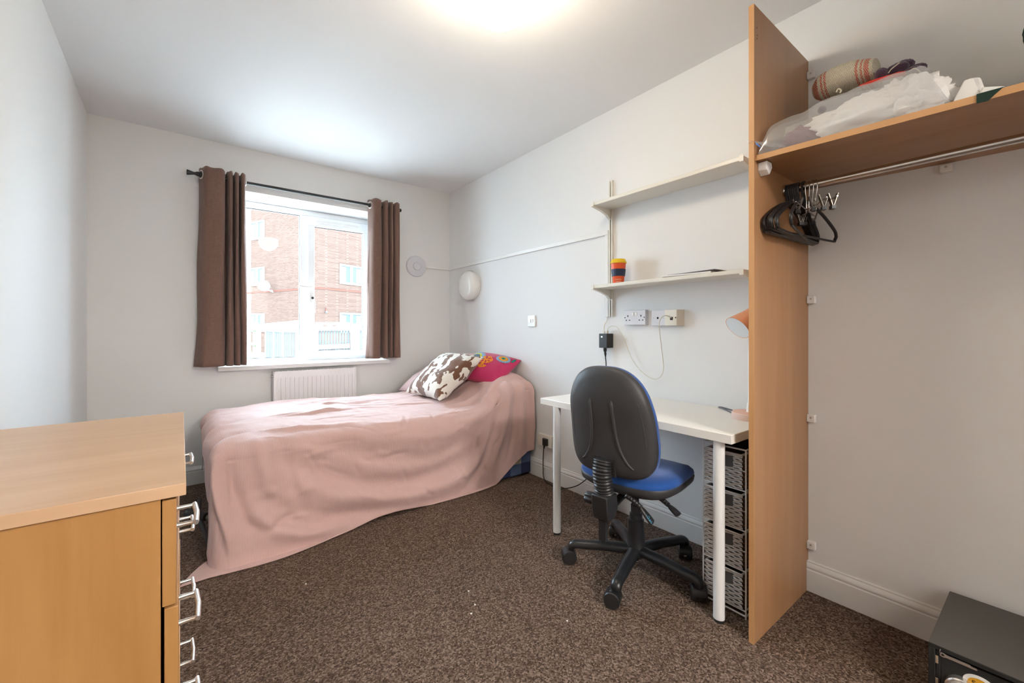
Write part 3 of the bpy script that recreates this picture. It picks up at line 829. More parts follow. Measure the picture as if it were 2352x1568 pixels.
def curtain(name, label, ctrl, zt, zb, flare, rings):
    path = spline([(x, y, 0) for x, y in ctrl], 7)
    xm = sum(p.x for p in path) / len(path)
    rows = 46
    mb = MB()
    P = []
    for i in range(rows + 1):
        t = i / rows
        z = zt + (zb - zt) * t
        row = []
        for k, p in enumerate(path):
            s = 1 + flare * t ** 1.5
            amp = 1 - 0.18 * t
            wob = 0.004 * math.sin(6 * t + k * 0.21) * min(1, t * 3)
            edge = 0.012 * math.sin(9.0 * t + 1.0) * (1 if k < 6 else 0)
            q = V(xm + (p.x - xm) * s + wob + edge * t, p.y * amp + 0.006 * math.sin(3.1 * t + k * 0.13) * t, z)
            if i == 0: q.z += 0.004 * math.sin(k * 0.5)
            row.append(q)
        P.append(row)
    mb.grid(P)
    o = obj(name, mb, M['curtain'], loc=(0, YR, 0), smooth=80)
    so = o.modifiers.new('thickness', 'SOLIDIFY'); so.thickness = 0.004; so.offset = 0
    tag(o, label, 'curtain')
    # hem seam under the eyelets
    for (x, y, dx, dy) in rings:
        obj('eyelet', MB().torus((x, y, ZR), (dx, dy, 0), 0.026, 0.0055, 24, 8), M['silver'], o, smooth=60)
    return o
cl = [(0.052, 0.045), (0.066, 0.0), (0.090, -0.046), (0.125, -0.058), (0.19, -0.055), (0.212, -0.03), (0.216, 0.03), (0.226, 0.045), (0.236, -0.02),
      (0.250, -0.05), (0.266, -0.02), (0.270, 0.04), (0.278, 0.03), (0.286, -0.035), (0.300, -0.046), (0.310, 0.0), (0.313, 0.045), (0.320, 0.02), (0.327, -0.04), (0.342, -0.05), (0.352, -0.02), (0.356, 0.045)]
curtain('curtain', 'brown eyelet curtain with a wide flat leading fold above the radiator end', [(x * 0.90 + 0.010, y) for x, y in cl], 2.226, 0.834, 0.13, [(0.0690, -0.002, 0.89, 0.46), (0.327, 0.0, 1, 0.15)])
cr_ = [(1.243, 0.04), (1.252, 0.0), (1.272, -0.05), (1.318, -0.056), (1.342, -0.02), (1.348, 0.04), (1.358, 0.035), (1.366, -0.03), (1.388, -0.05), (1.404, -0.01),
       (1.408, 0.04), (1.416, 0.0), (1.428, -0.045), (1.442, -0.03), (1.446, 0.035), (1.455, 0.03), (1.462, -0.03), (1.485, -0.052), (1.503, -0.03), (1.510, 0.045)]
curtain('curtain', 'brown eyelet curtain beside the round grey wall disc', cr_, 2.226, 0.842, 0.10, [(1.2515, -0.002, 0.90, 0.40), (1.49, 0.0, 1, -0.2)])

# ------------------------------------------------------------------ radiator
rd = thing('radiator', 'white ribbed panel radiator under the window sill', 'radiator', (0.515, 3.655, 0.0))
RW, RZ0, RZ1 = 0.615, 0.26, 0.772
prof = []
nr = 18
pts = [(0.0, 0.0)]
for k in range(nr):
    a = 0.022 + k * (RW - 0.044) / nr
    wd = (RW - 0.044) / nr
    pts += [(a + wd * 0.10, 0.0), (a + wd * 0.22, 0.008), (a + wd * 0.78, 0.008), (a + wd * 0.90, 0.0)]
pts.append((RW, 0.0))
mb = MB()
front = pts
P = []
for z, s in ((RZ0, 0), (RZ0 + 0.035, 0), (RZ0 + 0.05, 1), (RZ1 - 0.065, 1), (RZ1 - 0.05, 0), (RZ1 - 0.004, 0)):
    P.append([V(x, 0.004 + (0.008 - d) * 0 - (0.0 if not s else 0) + d * 0.9 * s, z) for x, d in front])
mb.grid(P)
obj('panel', mb, M['rad'], rd, smooth=30)
b = MB().box(0, RW, 0.012, 0.016, RZ0, RZ1 - 0.004)
b.box(0, RW, 0.058, 0.064, RZ0, RZ1 - 0.004)
obj('back_panel', b, M['rad'], rd)
for x in (0.0, RW - 0.006):
    obj('end_cap', MB().box(x - 0.002, x + 0.008, 0.0, 0.066, RZ0, RZ1 + 0.002), M['rad'], rd, bevel=0.002)
b = MB().box(0.0, RW, 0.0, 0.006, RZ1 - 0.012, RZ1).box(0, RW, 0.060, 0.066, RZ1 - 0.012, RZ1)
for k in range(30):
    x = 0.012 + k * (RW - 0.024) / 29
    b.box(x - 0.003, x + 0.003, 0.006, 0.060, RZ1 - 0.006, RZ1)
obj('top_grille', b, M['rad'], rd)
obj('bleed_valve', MB().cyl((-0.002, 0.035, 0.735), (-0.016, 0.035, 0.735), 0.010, 0.008, 12).cyl((-0.016, 0.035, 0.735), (-0.022, 0.035, 0.735), 0.004, n=8), M['chrome'], rd, smooth=40)
b = MB().box(0.1, 0.13, 0.064, YB - 3.655, 0.35, 0.66).box(0.5, 0.53, 0.064, YB - 3.655, 0.35, 0.66)
obj('bracket', b, M['rad'], rd)
b = MB().cyl((-0.002, 0.035, RZ0 + 0.03), (-0.04, 0.035, RZ0 + 0.03), 0.011, n=12).cyl((-0.04, 0.035, RZ0 + 0.05), (-0.04, 0.035, 0.0), 0.0075, n=10)
b.cyl((RW, 0.035, RZ0 + 0.03), (RW + 0.04, 0.035, RZ0 + 0.03), 0.011, n=12).cyl((RW + 0.04, 0.035, RZ0 + 0.05), (RW + 0.04, 0.035, 0.0), 0.0075, n=10)
obj('pipework', b, M['chrome'], rd, smooth=40)

# ------------------------------------------------------------------ wall fittings: disc, trunking, wall lamp, switch
d = thing('wall_disc', 'round pale grey disc plate on the window wall', 'wall plate', (1.716, YB, 1.695))
RX = Matrix.Rotation(PI / 2, 4, 'X')
obj('plate', MB().lathe([(0.098, 0.0), (0.100, 0.008), (0.096, 0.020), (0.085, 0.026), (0.001, 0.028)], 48, RX), M['plastic_grey'], d, smooth=30)
obj('centre_cap', MB().lathe([(0.040, 0.026), (0.040, 0.034), (0.036, 0.038), (0.001, 0.039)], 36, RX), M['plastic_grey'], d, smooth=30)
tr = thing('cable_trunking', 'white cable trunking running from the wall disc round the corner to the shelves', 'trunking', (XR, YB, 1.70))
obj('trunking_run', MB().box(-0.272, 0, -0.014, 0, -0.014, 0.014), M['plastic_white'], tr, bevel=0.002)
obj('trunking_run', MB().box(-0.015, 0, -2.03, -0.014, -0.014, 0.014), M['plastic_white'], tr, bevel=0.002)
obj('trunking_run', MB().box(-0.015, 0, -2.032, -2.004, -0.525, -0.014), M['plastic_white'], tr, bevel=0.002)

wl = thing('wall_lamp', 'round unlit opal wall lamp in the corner above the bed', 'lamp', (XR, 3.30, 1.497))
RYm = Matrix.Rotation(-PI / 2, 4, 'Y')
obj('back_plate', MB().lathe([(0.128, 0.0), (0.130, 0.012), (0.126, 0.018)], 40, RYm), M['plastic_white'], wl, smooth=40)
obj('diffuser', MB().lathe([(0.126, 0.014), (0.134, 0.030), (0.134, 0.060), (0.124, 0.082), (0.100, 0.095), (0.05, 0.100), (0.001, 0.101)], 48, RYm), M['opal'], wl, smooth=60)
for s in (-1, 1):
    obj('clip', MB().box(-0.045, -0.010, -0.013, 0.013, s * 0.136 - 0.004, s * 0.136 + 0.004), M['steel'], wl)

def plate(name, label, cat, y, z, wd, ht, depth, mat):
    t = thing(name, label, cat, (XR, y, z))
    o = obj('face_plate', MB().box(-depth, 0, -wd/2, wd/2, -ht/2, ht/2), mat, t, bevel=0.003)
    return t, o, depth
t, o, dp_ = plate('light_switch', 'white double light switch on the wall above the bed head', 'switch', 2.452, 1.160, 0.086, 0.086, 0.012, M['plastic_white'])
for y in (-0.014, 0.014):
    obj('rocker', MB().box(-dp_ - 0.004, -dp_, y - 0.0095, y + 0.0095, -0.012, 0.012), M['plastic_white'], t, bevel=0.0015)
for y in (-0.03, 0.03):
    obj('screw', MB().cyl((-dp_ - 0.001, y, 0), (-dp_, y, 0), 0.0035, n=10), M['steel'], t)

# ------------------------------------------------------------------ shelf rails and shelves
SY0, SY1 = 0.852, 1.69
SD = 0.168                      # shelf depth
def upright(y, label):
    t = thing('shelf_upright', label, 'shelf rail', (XR, y, 1.175))
    h = 0.84
    mb = MB().box(-0.003, 0, -0.0135, 0.0135, 0, h).box(-0.013, -0.003, -0.0135, -0.0105, 0, h).box(-0.013, -0.003, 0.0105, 0.0135, 0, h)
    mb.box(-0.015, -0.013, -0.0135, -0.005, 0, h).box(-0.015, -0.013, 0.005, 0.0135, 0, h)
    obj('channel', mb, M['steel_white'], t)
    for k in range(12):
        z = 0.03 + k * (h - 0.06) / 11
        obj('slot', MB().box(-0.0045, -0.003, -0.003, 0.003, z - 0.006, z + 0.006), M['dark_hole'], t)
    return t
upright(SY1, 'cream slotted shelf upright beside the trunking')
upright(SY0, 'cream slotted shelf upright behind the wardrobe panel')
def bracket_mesh():
    top = 0.0
    poly = [(-0.012, top), (-SD - 0.004, top), (-SD - 0.004, 0.022), (-SD - 0.007, 0.022), (-SD - 0.007, -0.006), (-0.10, -0.020), (-0.05, -0.036), (-0.012, -0.062)]
    return MB().prism(poly, -0.009, 0.009, 'y')
for zt, nm in ((1.835, 'upper'), (1.341, 'lower')):
    t = thing('wall_shelf', 'cream %s wall shelf %s' % (nm, 'with nothing on it' if nm == 'upper' else 'carrying the cup and papers'), 'shelf', (XR, 0, zt))
    obj('board', MB().box(-SD, -0.012, SY0 - 0.015, SY1 + 0.012, 0.0, 0.020), M['steel_white'], t, bevel=0.003)
    obj('bracket', bracket_mesh(), M['steel_white'], t, loc=(0, SY1 + 0.006, 0))
    obj('bracket', bracket_mesh(), M['steel_white'], t, loc=(0, SY0 - 0.009, 0))

# cup
ct = thing('travel_cup', 'orange travel cup with navy sleeve and yellow lid on the lower shelf', 'cup', (2.0, 1.578, 1.361))
def rr(z): return 0.0305 + (0.0435 - 0.0305) * z / 0.128
obj('body', MB().lathe([(0.028, 0.0), (0.0305, 0.003), (rr(0.126), 0.126), (rr(0.126) - 0.003, 0.126)], 40), M['cup_orange'], ct, smooth=40)
obj('sleeve', MB().lathe([(rr(0.046), 0.046), (rr(0.046) + 0.0025, 0.047), (rr(0.088) + 0.0025, 0.087), (rr(0.088), 0.088)], 40), M['cup_navy'], ct, smooth=40)
obj('lid', MB().lathe([(0.0445, 0.121), (0.0465, 0.122), (0.0465, 0.130), (0.0435, 0.134), (0.0405, 0.144), (0.038, 0.146), (0.036, 0.141), (0.001, 0.141)], 40), M['cup_yellow'], ct, smooth=35)
# two lines of small pale print wrapped on the side turned to the room
pr_ = MB()
aim = math.atan2(-1.578, -2.0)
random.seed(3)
for z, span, n in ((0.0235, 0.85, 15), (0.0115, 0.75, 12)):
    for k in range(n):
        a = aim + (k + 0.5 - n / 2) * span / n * 1.25
        hgt = 0.0042 if k % 3 else 0.0052
        da = span / n * 0.42
        r0 = rr(z) + 0.0004
        vs = [(r0 * math.cos(a - da), r0 * math.sin(a - da), z), (r0 * math.cos(a + da), r0 * math.sin(a + da), z),
              ((r0 + 0.0003) * math.cos(a + da), (r0 + 0.0003) * math.sin(a + da), z + hgt), ((r0 + 0.0003) * math.cos(a - da), (r0 + 0.0003) * math.sin(a - da), z + hgt)]
        pr_.add(vs, [(0, 1, 2, 3)])
obj('print', pr_, M['print_pale'], ct)

# papers on the lower shelf
def sheet_stack(name, label, x0, x1, y0, y1, z, th, lift, mat, rz):
    n = 14
    P1, P2 = [], []
    cx_, cy_ = (x0 + x1) / 2, (y0 + y1) / 2
    for i in range(n + 1):
        s = i / n
        y = (y0 - cy_) + (y1 - y0) * s
        dz = lift * (s ** 2) if lift > 0 else -lift * ((1 - s) ** 2)
        P1.append([V(x0 - cx_, y, dz + th), V(x1 - cx_, y, dz + th)])
        P2.append([V(x1 - cx_, y, dz), V(x0 - cx_, y, dz)])
    mb = MB().grid([a + b + [a[0]] for a, b in zip(P1, P2)])
    e0 = MB().add(P1[0] + P2[0], [(3, 2, 1, 0)]); e1_ = MB().add(P1[-1] + P2[-1], [(0, 1, 2, 3)])
    mb.add(e0.v, e0.f); mb.add(e1_.v, e1_.f)
    o = obj(name, mb, mat, loc=(cx_, cy_, z), rot=(0, 0, rz))
    return tag(o, label, 'paper')
sheet_stack('booklet', 'white paper booklet lying flat on the lower shelf', 1.914, 2.046, 0.985, 1.238, 1.3615, 0.007, 0.003, M['paper'], 0.02)
sheet_stack('leaflet', 'grey covered leaflet on top of the white booklet', 1.926, 2.045, 0.965, 1.215, 1.373, 0.002, -0.002, M['paper_grey'], -0.05)

# ------------------------------------------------------------------ sockets, injector, cables
t, o, dp_ = plate('double_socket', 'grey double mains socket with two switches on the wall', 'socket', 1.503, 1.166, 0.148, 0.086, 0.030, M['plastic_grey'])
for s in (-1, 1):
    y0 = s * 0.045
    obj('pin_hole', MB().box(-dp_ - 0.0008, -dp_, y0 - 0.003, y0 + 0.003, 0.004, 0.014), M['dark_hole'], t)
    for q in (-0.0115, 0.0115):
        obj('pin_hole', MB().box(-dp_ - 0.0008, -dp_, y0 + q - 0.0045, y0 + q + 0.0045, -0.018, -0.013), M['dark_hole'], t)
    obj('rocker', MB().box(-dp_ - 0.003, -dp_, s * 0.011 - 0.008, s * 0.011 + 0.008, 0.010, 0.030), M['plastic_white'], t, bevel=0.0015)
    obj('screw', MB().cyl((-dp_ - 0.001, s * 0.066, 0), (-dp_, s * 0.066, 0), 0.0035, n=10), M['dark_hole'], t)
t, o, dp_ = plate('aerial_socket', 'square grey aerial socket with one round hole', 'socket', 1.349, 1.160, 0.086, 0.086, 0.026, M['plastic_grey'])
obj('coaxial_hole', MB().cyl((-dp_ - 0.001, 0.003, 0), (-dp_, 0.003, 0), 0.006, n=16), M['dark_hole'], t)
for s in (-1, 1):
    obj('screw', MB().cyl((-dp_ - 0.001, s * 0.030, 0), (-dp_, s * 0.030, 0), 0.003, n=10), M['steel'], t)
# angled data outlet with chamfered side
t = thing('data_outlet', 'ivory data outlet with a cable plugged in', 'socket', (XR, 1.256, 1.160))
o = obj('face_plate', MB().prism([(0.0, -0.047), (-0.040, -0.026), (-0.040, 0.045), (0.0, 0.047)], -0.043, 0.043, 'z'), M['plastic_ivory'], t, bevel=0.002)
obj('jack', MB().box(-0.041, -0.039, -0.004, 0.012, -0.013, 0.004), M['dark_hole'], t)
obj('jack_shutter', MB().box(-0.0412, -0.0395, 0.014, 0.032, -0.008, 0.016), M['plastic_ivory'], t)
obj('screw', MB().cyl((-0.041, -0.020, 0.0), (-0.039, -0.020, 0.0), 0.0035, n=10), M['dark_hole'], t)
# injector
t = thing('power_injector', 'black power injector box hanging from cables on the wall', 'power adapter', (XR, 1.708, 1.028))
obj('case', MB().box(-0.062, -0.002, -0.030, 0.034, -0.045, 0.043), M['black_plastic'], t, bevel=0.003)
obj('indicator', MB().box(-0.0630, -0.0618, 0.006, 0.016, 0.020, 0.026), M['led'], t)
obj('emblem', MB().torus((-0.0622, 0.010, -0.002), (1, 0, 0), 0.006, 0.0009, 16, 6), M['rubber'], t)
obj('power_plug', MB().tube([(-0.032, 0.010, -0.043), (-0.032, 0.010, -0.062), (-0.032, 0.009, -0.075), (-0.032, 0.008, -0.080), (-0.032, 0.007, -0.098)], [0.010, 0.011, 0.006, 0.008, 0.0045], 12), M['wire_black'], t, smooth=50)
o = obj('data_plug', MB().box(-0.040, -0.026, 0.012, 0.022, 0.040, 0.056), M['plastic_ivory'], t)
o = obj('data_plug', MB().box(-0.040, -0.026, -0.012, -0.002, 0.040, 0.060), M['plastic_ivory'], t)
# white cable: injector -> loop -> outlet
pts = [(XR-0.033, 1.700, 1.085), (XR-0.030, 1.695, 1.105), (XR-0.028, 1.665, 1.118), (XR-0.026, 1.628, 1.108), (XR-0.024, 1.590, 1.060), (XR-0.022, 1.563, 1.000),
       (XR-0.02, 1.530, 0.930), (XR-0.02, 1.480, 0.870), (XR-0.02, 1.415, 0.828), (XR-0.022, 1.365, 0.822), (XR-0.028, 1.325, 0.850), (XR-0.034, 1.312, 0.900), (XR-0.044, 1.318, 1.000), (XR-0.060, 1.318, 1.08),
       (XR-0.075, 1.310, 1.135), (XR-0.078, 1.290, 1.165), (XR-0.068, 1.270, 1.170), (XR-0.04, 1.260, 1.158)]
tag(obj('network_cable', MB().tube(spline(pts, 8), 0.0027, 8), M['wire_white'], smooth=60), 'ivory network cable looping from the black box to the outlet', 'cable')
pts = [(XR-0.033, 1.724, 1.083), (XR-0.030, 1.726, 1.12), (XR-0.012, 1.722, 1.15), (XR-0.009, 1.720, 1.182)]
tag(obj('trunking_cable', MB().tube(spline(pts, 8), 0.0025, 8), M['wire_white'], smooth=60), 'thin grey cable from the black box up into the trunking', 'cable')
# black cable behind the chair to the plug by the bed
pts = [(XR-0.032, 1.715, 0.930), (XR-0.03, 1.712, 0.86), (XR-0.024, 1.735, 0.74), (XR-0.012, 1.785, 0.70), (XR-0.014, 1.79, 0.55), (XR-0.03, 1.76, 0.36), (XR-0.05, 1.79, 0.21), (XR-0.06, 1.89, 0.10), (XR-0.07, 1.98, 0.045), (XR-0.075, 2.08, 0.012), (XR-0.065, 2.18, 0.006), (XR-0.045, 2.27, 0.02), (XR-0.04, 2.285, 0.10), (XR-0.04, 2.282, 0.20), (XR-0.042, 2.275, 0.236)]
tag(obj('mains_lead', MB().tube(spline(pts, 8), 0.0033, 8), M['wire_black'], smooth=60), 'black mains cord trailing to the floor from the black box', 'cable')
t, o, dp_ = plate('low_socket', 'pale mains socket low on the wall between bed and desk', 'socket', 2.285, 0.285, 0.148, 0.086, 0.026, M['plastic_ivory'])
t = thing('mains_plug', 'black mains plug in the low socket beside the bed', 'plug', (XR - 0.026, 2.270, 0.280))
obj('plug_body', MB().prism([(0, -0.024), (-0.014, -0.024), (-0.024, -0.012), (-0.024, 0.012), (-0.014, 0.024), (0, 0.024)], -0.024, 0.026, 'z'), M['wire_black'], t, bevel=0.003)
obj('strain_relief', MB().cyl((-0.013, 0.004, -0.022), (-0.014, 0.005, -0.046), 0.008, 0.005, 12), M['wire_black'], t, smooth=40)

# ------------------------------------------------------------------ desk
DX0, DX1, DY0, DY1, DZ = 1.555, 2.072, 0.722, 1.765, 0.715
dk = thing('desk', 'white desk with round white legs against the wall', 'desk', (DX0, DY0, 0))
obj('desk_top', MB().box(0, DX1 - DX0, 0, DY1 - DY0, DZ - 0.034, DZ), M['desk_white'], dk, bevel=0.002)
for x, y in ((0.030, 0.060), (0.012, 0.922), (0.475, 0.06), (0.475, 0.922)):
    lg = obj('leg', MB().cyl((0, 0, 0.012), (0, 0, DZ - 0.034), 0.0205, n=28), M['leg_white'], dk, loc=(x, y, 0), smooth=40)
    obj('foot', MB().cyl((0, 0, 0.0), (0, 0, 0.014), 0.0185, n=24), M['black_plastic'], lg, smooth=40)

# desk lamp (the stem stands behind the wardrobe panel)
lb = thing('desk_lamp', 'peach and pink desk lamp on the desk behind the wardrobe panel', 'lamp', (1.905, 0.808, DZ))
obj('base', MB().lathe([(0.068, 0.0), (0.070, 0.003), (0.070, 0.025), (0.067, 0.028), (0.001, 0.028)], 40), M['lamp_pink'], lb, smooth=35)
obj('base_top', MB().lathe([(0.066, 0.0282), (0.066, 0.0292), (0.001, 0.0292)], 40), M['lamp_peach'], lb, smooth=35)
obj('stem', MB().cyl((0, 0, 0.028), (0, 0, 0.39), 0.007, n=14), M['lamp_inner'], lb, smooth=40)
obj('switch', MB().cyl((0, 0, 0.028), (0, 0, 0.066), 0.013, 0.011, 18), M['plastic_white'], lb, smooth=40)
ax = V(-0.70, 0.34, -0.62).normalized()
q = V(0, 0, 1).rotation_difference(ax).to_matrix().to_4x4()
sm = Matrix.Translation((-0.015, 0.012, 0.420)) @ q
obj('shade', MB().lathe([(0.020, -0.055), (0.030, -0.050), (0.036, -0.02), (0.056, 0.050), (0.0545, 0.050), (0.0345, -0.018), (0.028, -0.046)], 40, sm), M['lamp_peach'], lb, smooth=50)
obj('shade_lining', MB().lathe([(0.0540, 0.0495), (0.0338, -0.016), (0.012, -0.040)], 40, sm), M['lamp_inner'], lb, smooth=50)
obj('bulb', MB().lathe([(0.010, -0.03), (0.012, -0.01), (0.020, 0.008), (0.022, 0.018), (0.016, 0.030), (0.001, 0.036)], 24, sm), M['bulb'], lb, smooth=60)
pts = [(1.868, 0.83, DZ + 0.006), (1.93, 0.885, DZ + 0.005), (1.995, 0.945, DZ + 0.004), (2.03, 0.985, DZ + 0.004), (2.045, 1.01, DZ + 0.004), (2.052, 0.998, DZ + 0.004), (2.03, 0.955, DZ + 0.004), (2.0, 0.905, DZ + 0.004), (1.965, 0.85, DZ + 0.005), (2.0, 0.78, DZ + 0.004), (2.045, 0.74, DZ + 0.004)]
tag(obj('lamp_cord', MB().tube(spline(pts, 8), 0.0035, 8), M['grey_cable'], smooth=60), 'grey lamp cord looped on the desk', 'cable')

# ------------------------------------------------------------------ basket tower under the desk
TX, TY0, TY1 = 1.670, 0.722, 0.888
tw = thing('basket_tower', 'white wire frame tower holding four wicker baskets under the desk', 'storage rack', (TX, TY0, 0))
TWd, TDp, THt = TY1 - TY0, 0.315, 0.640
fz = [0.030, 0.180, 0.332, 0.484]
mb = MB()
r = 0.0032
for x in (0, TDp):
    for y in (0, TWd):
        mb.cyl((x, y, 0), (x, y, THt), r, n=8)
    mb.cyl((x, 0, THt), (x, TWd, THt), r, n=8); mb.cyl((x, 0, 0.012), (x, TWd, 0.012), r, n=8)
for y in (0, TWd):
    mb.cyl((0, y, THt), (TDp, y, THt), r, n=8); mb.cyl((0, y, 0.012), (TDp, y, 0.012), r, n=8)
obj('frame', mb, M['leg_white'], tw)
for z in fz:
    mb = MB()
    mb.cyl((0, 0, z), (0, TWd, z), 0.0025, n=8).cyl((TDp, 0, z), (TDp, TWd, z), 0.0025, n=8)
    for y in (0.004, TWd - 0.004): mb.cyl((0, y, z), (TDp, y, z), 0.0025, n=8)
    for y in (0.010, TWd - 0.010):
        s = -1 if y < 0.1 else 1
        mb.cyl((0, y, z + 0.075), (0, y + s * 0.010, z + 0.075), 0.002, n=6)
    obj('runner', mb, M['leg_white'], tw)

def weave_wall(mb, p0, du, dv, nrm, wd, ht, nrow, ncol, hole=None, th=0.0035):
    """rows of flat strands bowing over and under upright stakes"""
    rh = ht / nrow
    for r_ in range(nrow):
        za, zb_ = r_ * rh + rh * 0.07, (r_ + 1) * rh - rh * 0.07
        seg = ncol * 3
        runs = [[]]
        for i in range(seg + 1):
            u_ = i / seg * wd
            ph = math.pi * (i / 3.0) + (math.pi if r_ % 2 else 0)
            off = math.cos(ph) * th
            if hole and hole[0] < u_ < hole[1] and za > hole[2] and zb_ < hole[3]:
                runs.append([]); continue
            runs[-1].append((u_, off))
        for run in runs:
            if len(run) < 2: continue
            vs = []
            for u_, off in run:
                jit = 0.0006 * math.sin(u_ * 300 + r_ * 5)
                b_ = p0 + du * u_ + nrm * off
                vs += [b_ + dv * (za + jit), b_ + dv * ((za + zb_) / 2) + nrm * 0.0016, b_ + dv * (zb_ + jit)]
            fs = []
            for i in range(len(run) - 1):
                for k in (0, 1):
                    fs.append((i*3+k, (i+1)*3+k, (i+1)*3+k+1, i*3+k+1))
            mb.add(vs, fs)
names = ['bottom', 'third', 'second', 'top']
desc = ['lowest white wicker basket standing just above the carpet in the tower', 'white wicker basket second from the floor in the wire tower',
        'white wicker basket second from the desk in the wire tower', 'highest white wicker basket in the tower right beneath the desk top']
bw, bd, bh = TWd - 0.026, 0.30, 0.128
for k, z in enumerate(fz):
    bt = thing('wicker_basket', desc[k], 'basket', (TX - 0.004, TY0 + 0.011, z + 0.004), 0, 'white wicker baskets in the tower')
    bw_ = bw + 0.004
    fz0 = MB()
    weave_wall(fz0, V(0, bw_, 0), V(0, -1, 0), V(0, 0, 1), V(-1, 0, 0), bw_, bh, 15, 7, (bw_ * 0.36, bw_ * 0.74, bh * 0.58, bh * 0.95))
    weave_wall(fz0, V(0, bw_, 0), V(1, 0, 0), V(0, 0, 1), V(0, 1, 0), bd, bh, 15, 13)
    weave_wall(fz0, V(bd, 0, 0), V(0, 1, 0), V(0, 0, 1), V(1, 0, 0), bw_, bh, 15, 7)
    obj('weave', fz0, M['wicker_white'], bt, smooth=60)
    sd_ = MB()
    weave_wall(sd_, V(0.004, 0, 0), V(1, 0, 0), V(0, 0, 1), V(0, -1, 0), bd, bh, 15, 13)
    obj('side_weave', sd_, M['wicker_shaded'], bt, smooth=60)
    rim = MB().tube(spline([(0, 0.004, bh + 0.002), (0, bw_ - 0.004, bh + 0.002), (bd, bw_ - 0.004, bh + 0.002), (bd, 0.004, bh + 0.002)], 1, True), 0.0045, 8, closed=True)
    obj('rim', rim, M['wicker_white'], bt, smooth=60)
    ln = MB().box(0.006, 0.008, 0.006, bw_ - 0.006, 0.0, bh - 0.004).box(bd - 0.008, bd - 0.006, 0.006, bw_ - 0.006, 0, bh - 0.004)
    ln.box(0.006, bd - 0.006, 0.004, 0.006, 0, bh - 0.004).box(0.006, bd - 0.006, bw_ - 0.006, bw_ - 0.004, 0, bh - 0.004).box(0.006, bd - 0.006, 0.006, bw_ - 0.006, -0.002, 0.002)
    obj('liner', ln, M['liner'], bt)

# ------------------------------------------------------------------ wardrobe bay: panel, shelf, rail
PX0, PY0, PY1, PZ = 1.560, 0.648, 0.665, 2.232
wr = thing('open_wardrobe', 'open beech wardrobe panel with shelf and chrome hanging rail', 'wardrobe', (PX0, PY0, 0))
pw = XR - PX0
poly = [(0.0022, 0), (pw - 0.019, 0), (pw - 0.019, 0.125), (pw, 0.125), (pw, PZ), (0.0022, PZ)]
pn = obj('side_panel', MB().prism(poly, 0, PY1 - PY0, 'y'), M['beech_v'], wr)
obj('edging', MB().box(0, 0.0022, -0.0003, PY1 - PY0 + 0.0003, 0, PZ), M['beech_edge'], pn)
obj('screw_hole', MB().box(0.022, 0.024, -0.0006, 0, 2.155, 2.16).box(0.026, 0.028, -0.0006, 0, 2.13, 2.134).box(0.023, 0.026, -0.0006, 0, 2.118, 2.122), M['dark_hole'], pn)
SHL = 1.45                      # shelf runs on past the frame to a second panel
tilt = math.radians(-2.0)
shf = obj('shelf', MB().box(0.012, pw, -SHL, 0, -0.018, 0.0), M['beech_y'], wr, loc=(0, 0, 1.705), rot=(math.radians(2.0), 0, 0))
obj('edging', MB().box(0.009, 0.012, -SHL, 0, -0.0183, 0.0003), M['beech_edge_y'], shf)
obj('side_panel', MB().prism(poly, -SHL - 0.017, -SHL, 'y'), M['beech_v'], wr)
RLX = 0.262
obj('hanging_rail', MB().cyl((RLX, 0.0, 1.632), (RLX, -SHL, 1.618), 0.0125, n=24), M['chrome'], wr, smooth=40)
obj('rail_socket', MB().lathe([(0.022, 0.0), (0.022, 0.006), (0.016, 0.012), (0.016, 0.016)], 20, Matrix.Translation((RLX, 0, 1.632)) @ Matrix.Rotation(PI / 2, 4, 'X')), M['chrome'], wr, smooth=40)
def block(x, y, z, sx=0.022, sy=0.030, sz=0.032):
    b = MB().prism([(x - sx, z - sz/2), (x, z - sz/2), (x, z + sz/2), (x - sx, z + sz/2)], y - sy, y, 'y')
    o = obj('corner_block', b, M['plastic_white'], wr, bevel=0.003)
    obj('block_screw', MB().cyl((x - sx - 0.0006, y - sy * 0.5, z + 0.003), (x - sx, y - sy * 0.5, z + 0.003), 0.004, n=10), M['steel'], o)
for z in (2.163, 1.222, 0.726, 0.195):
    block(pw, 0.0, z)
block(pw, -0.395, 1.652, 0.024, 0.032, 0.026)
# angled block under the front of the shelf
b = MB().prism([(0.030, 1.684), (0.030, 1.655), (0.052, 1.640), (0.075, 1.668), (0.070, 1.684)], -0.030, 0.0, 'y')
obj('corner_block', b, M['plastic_white'], wr, bevel=0.002)

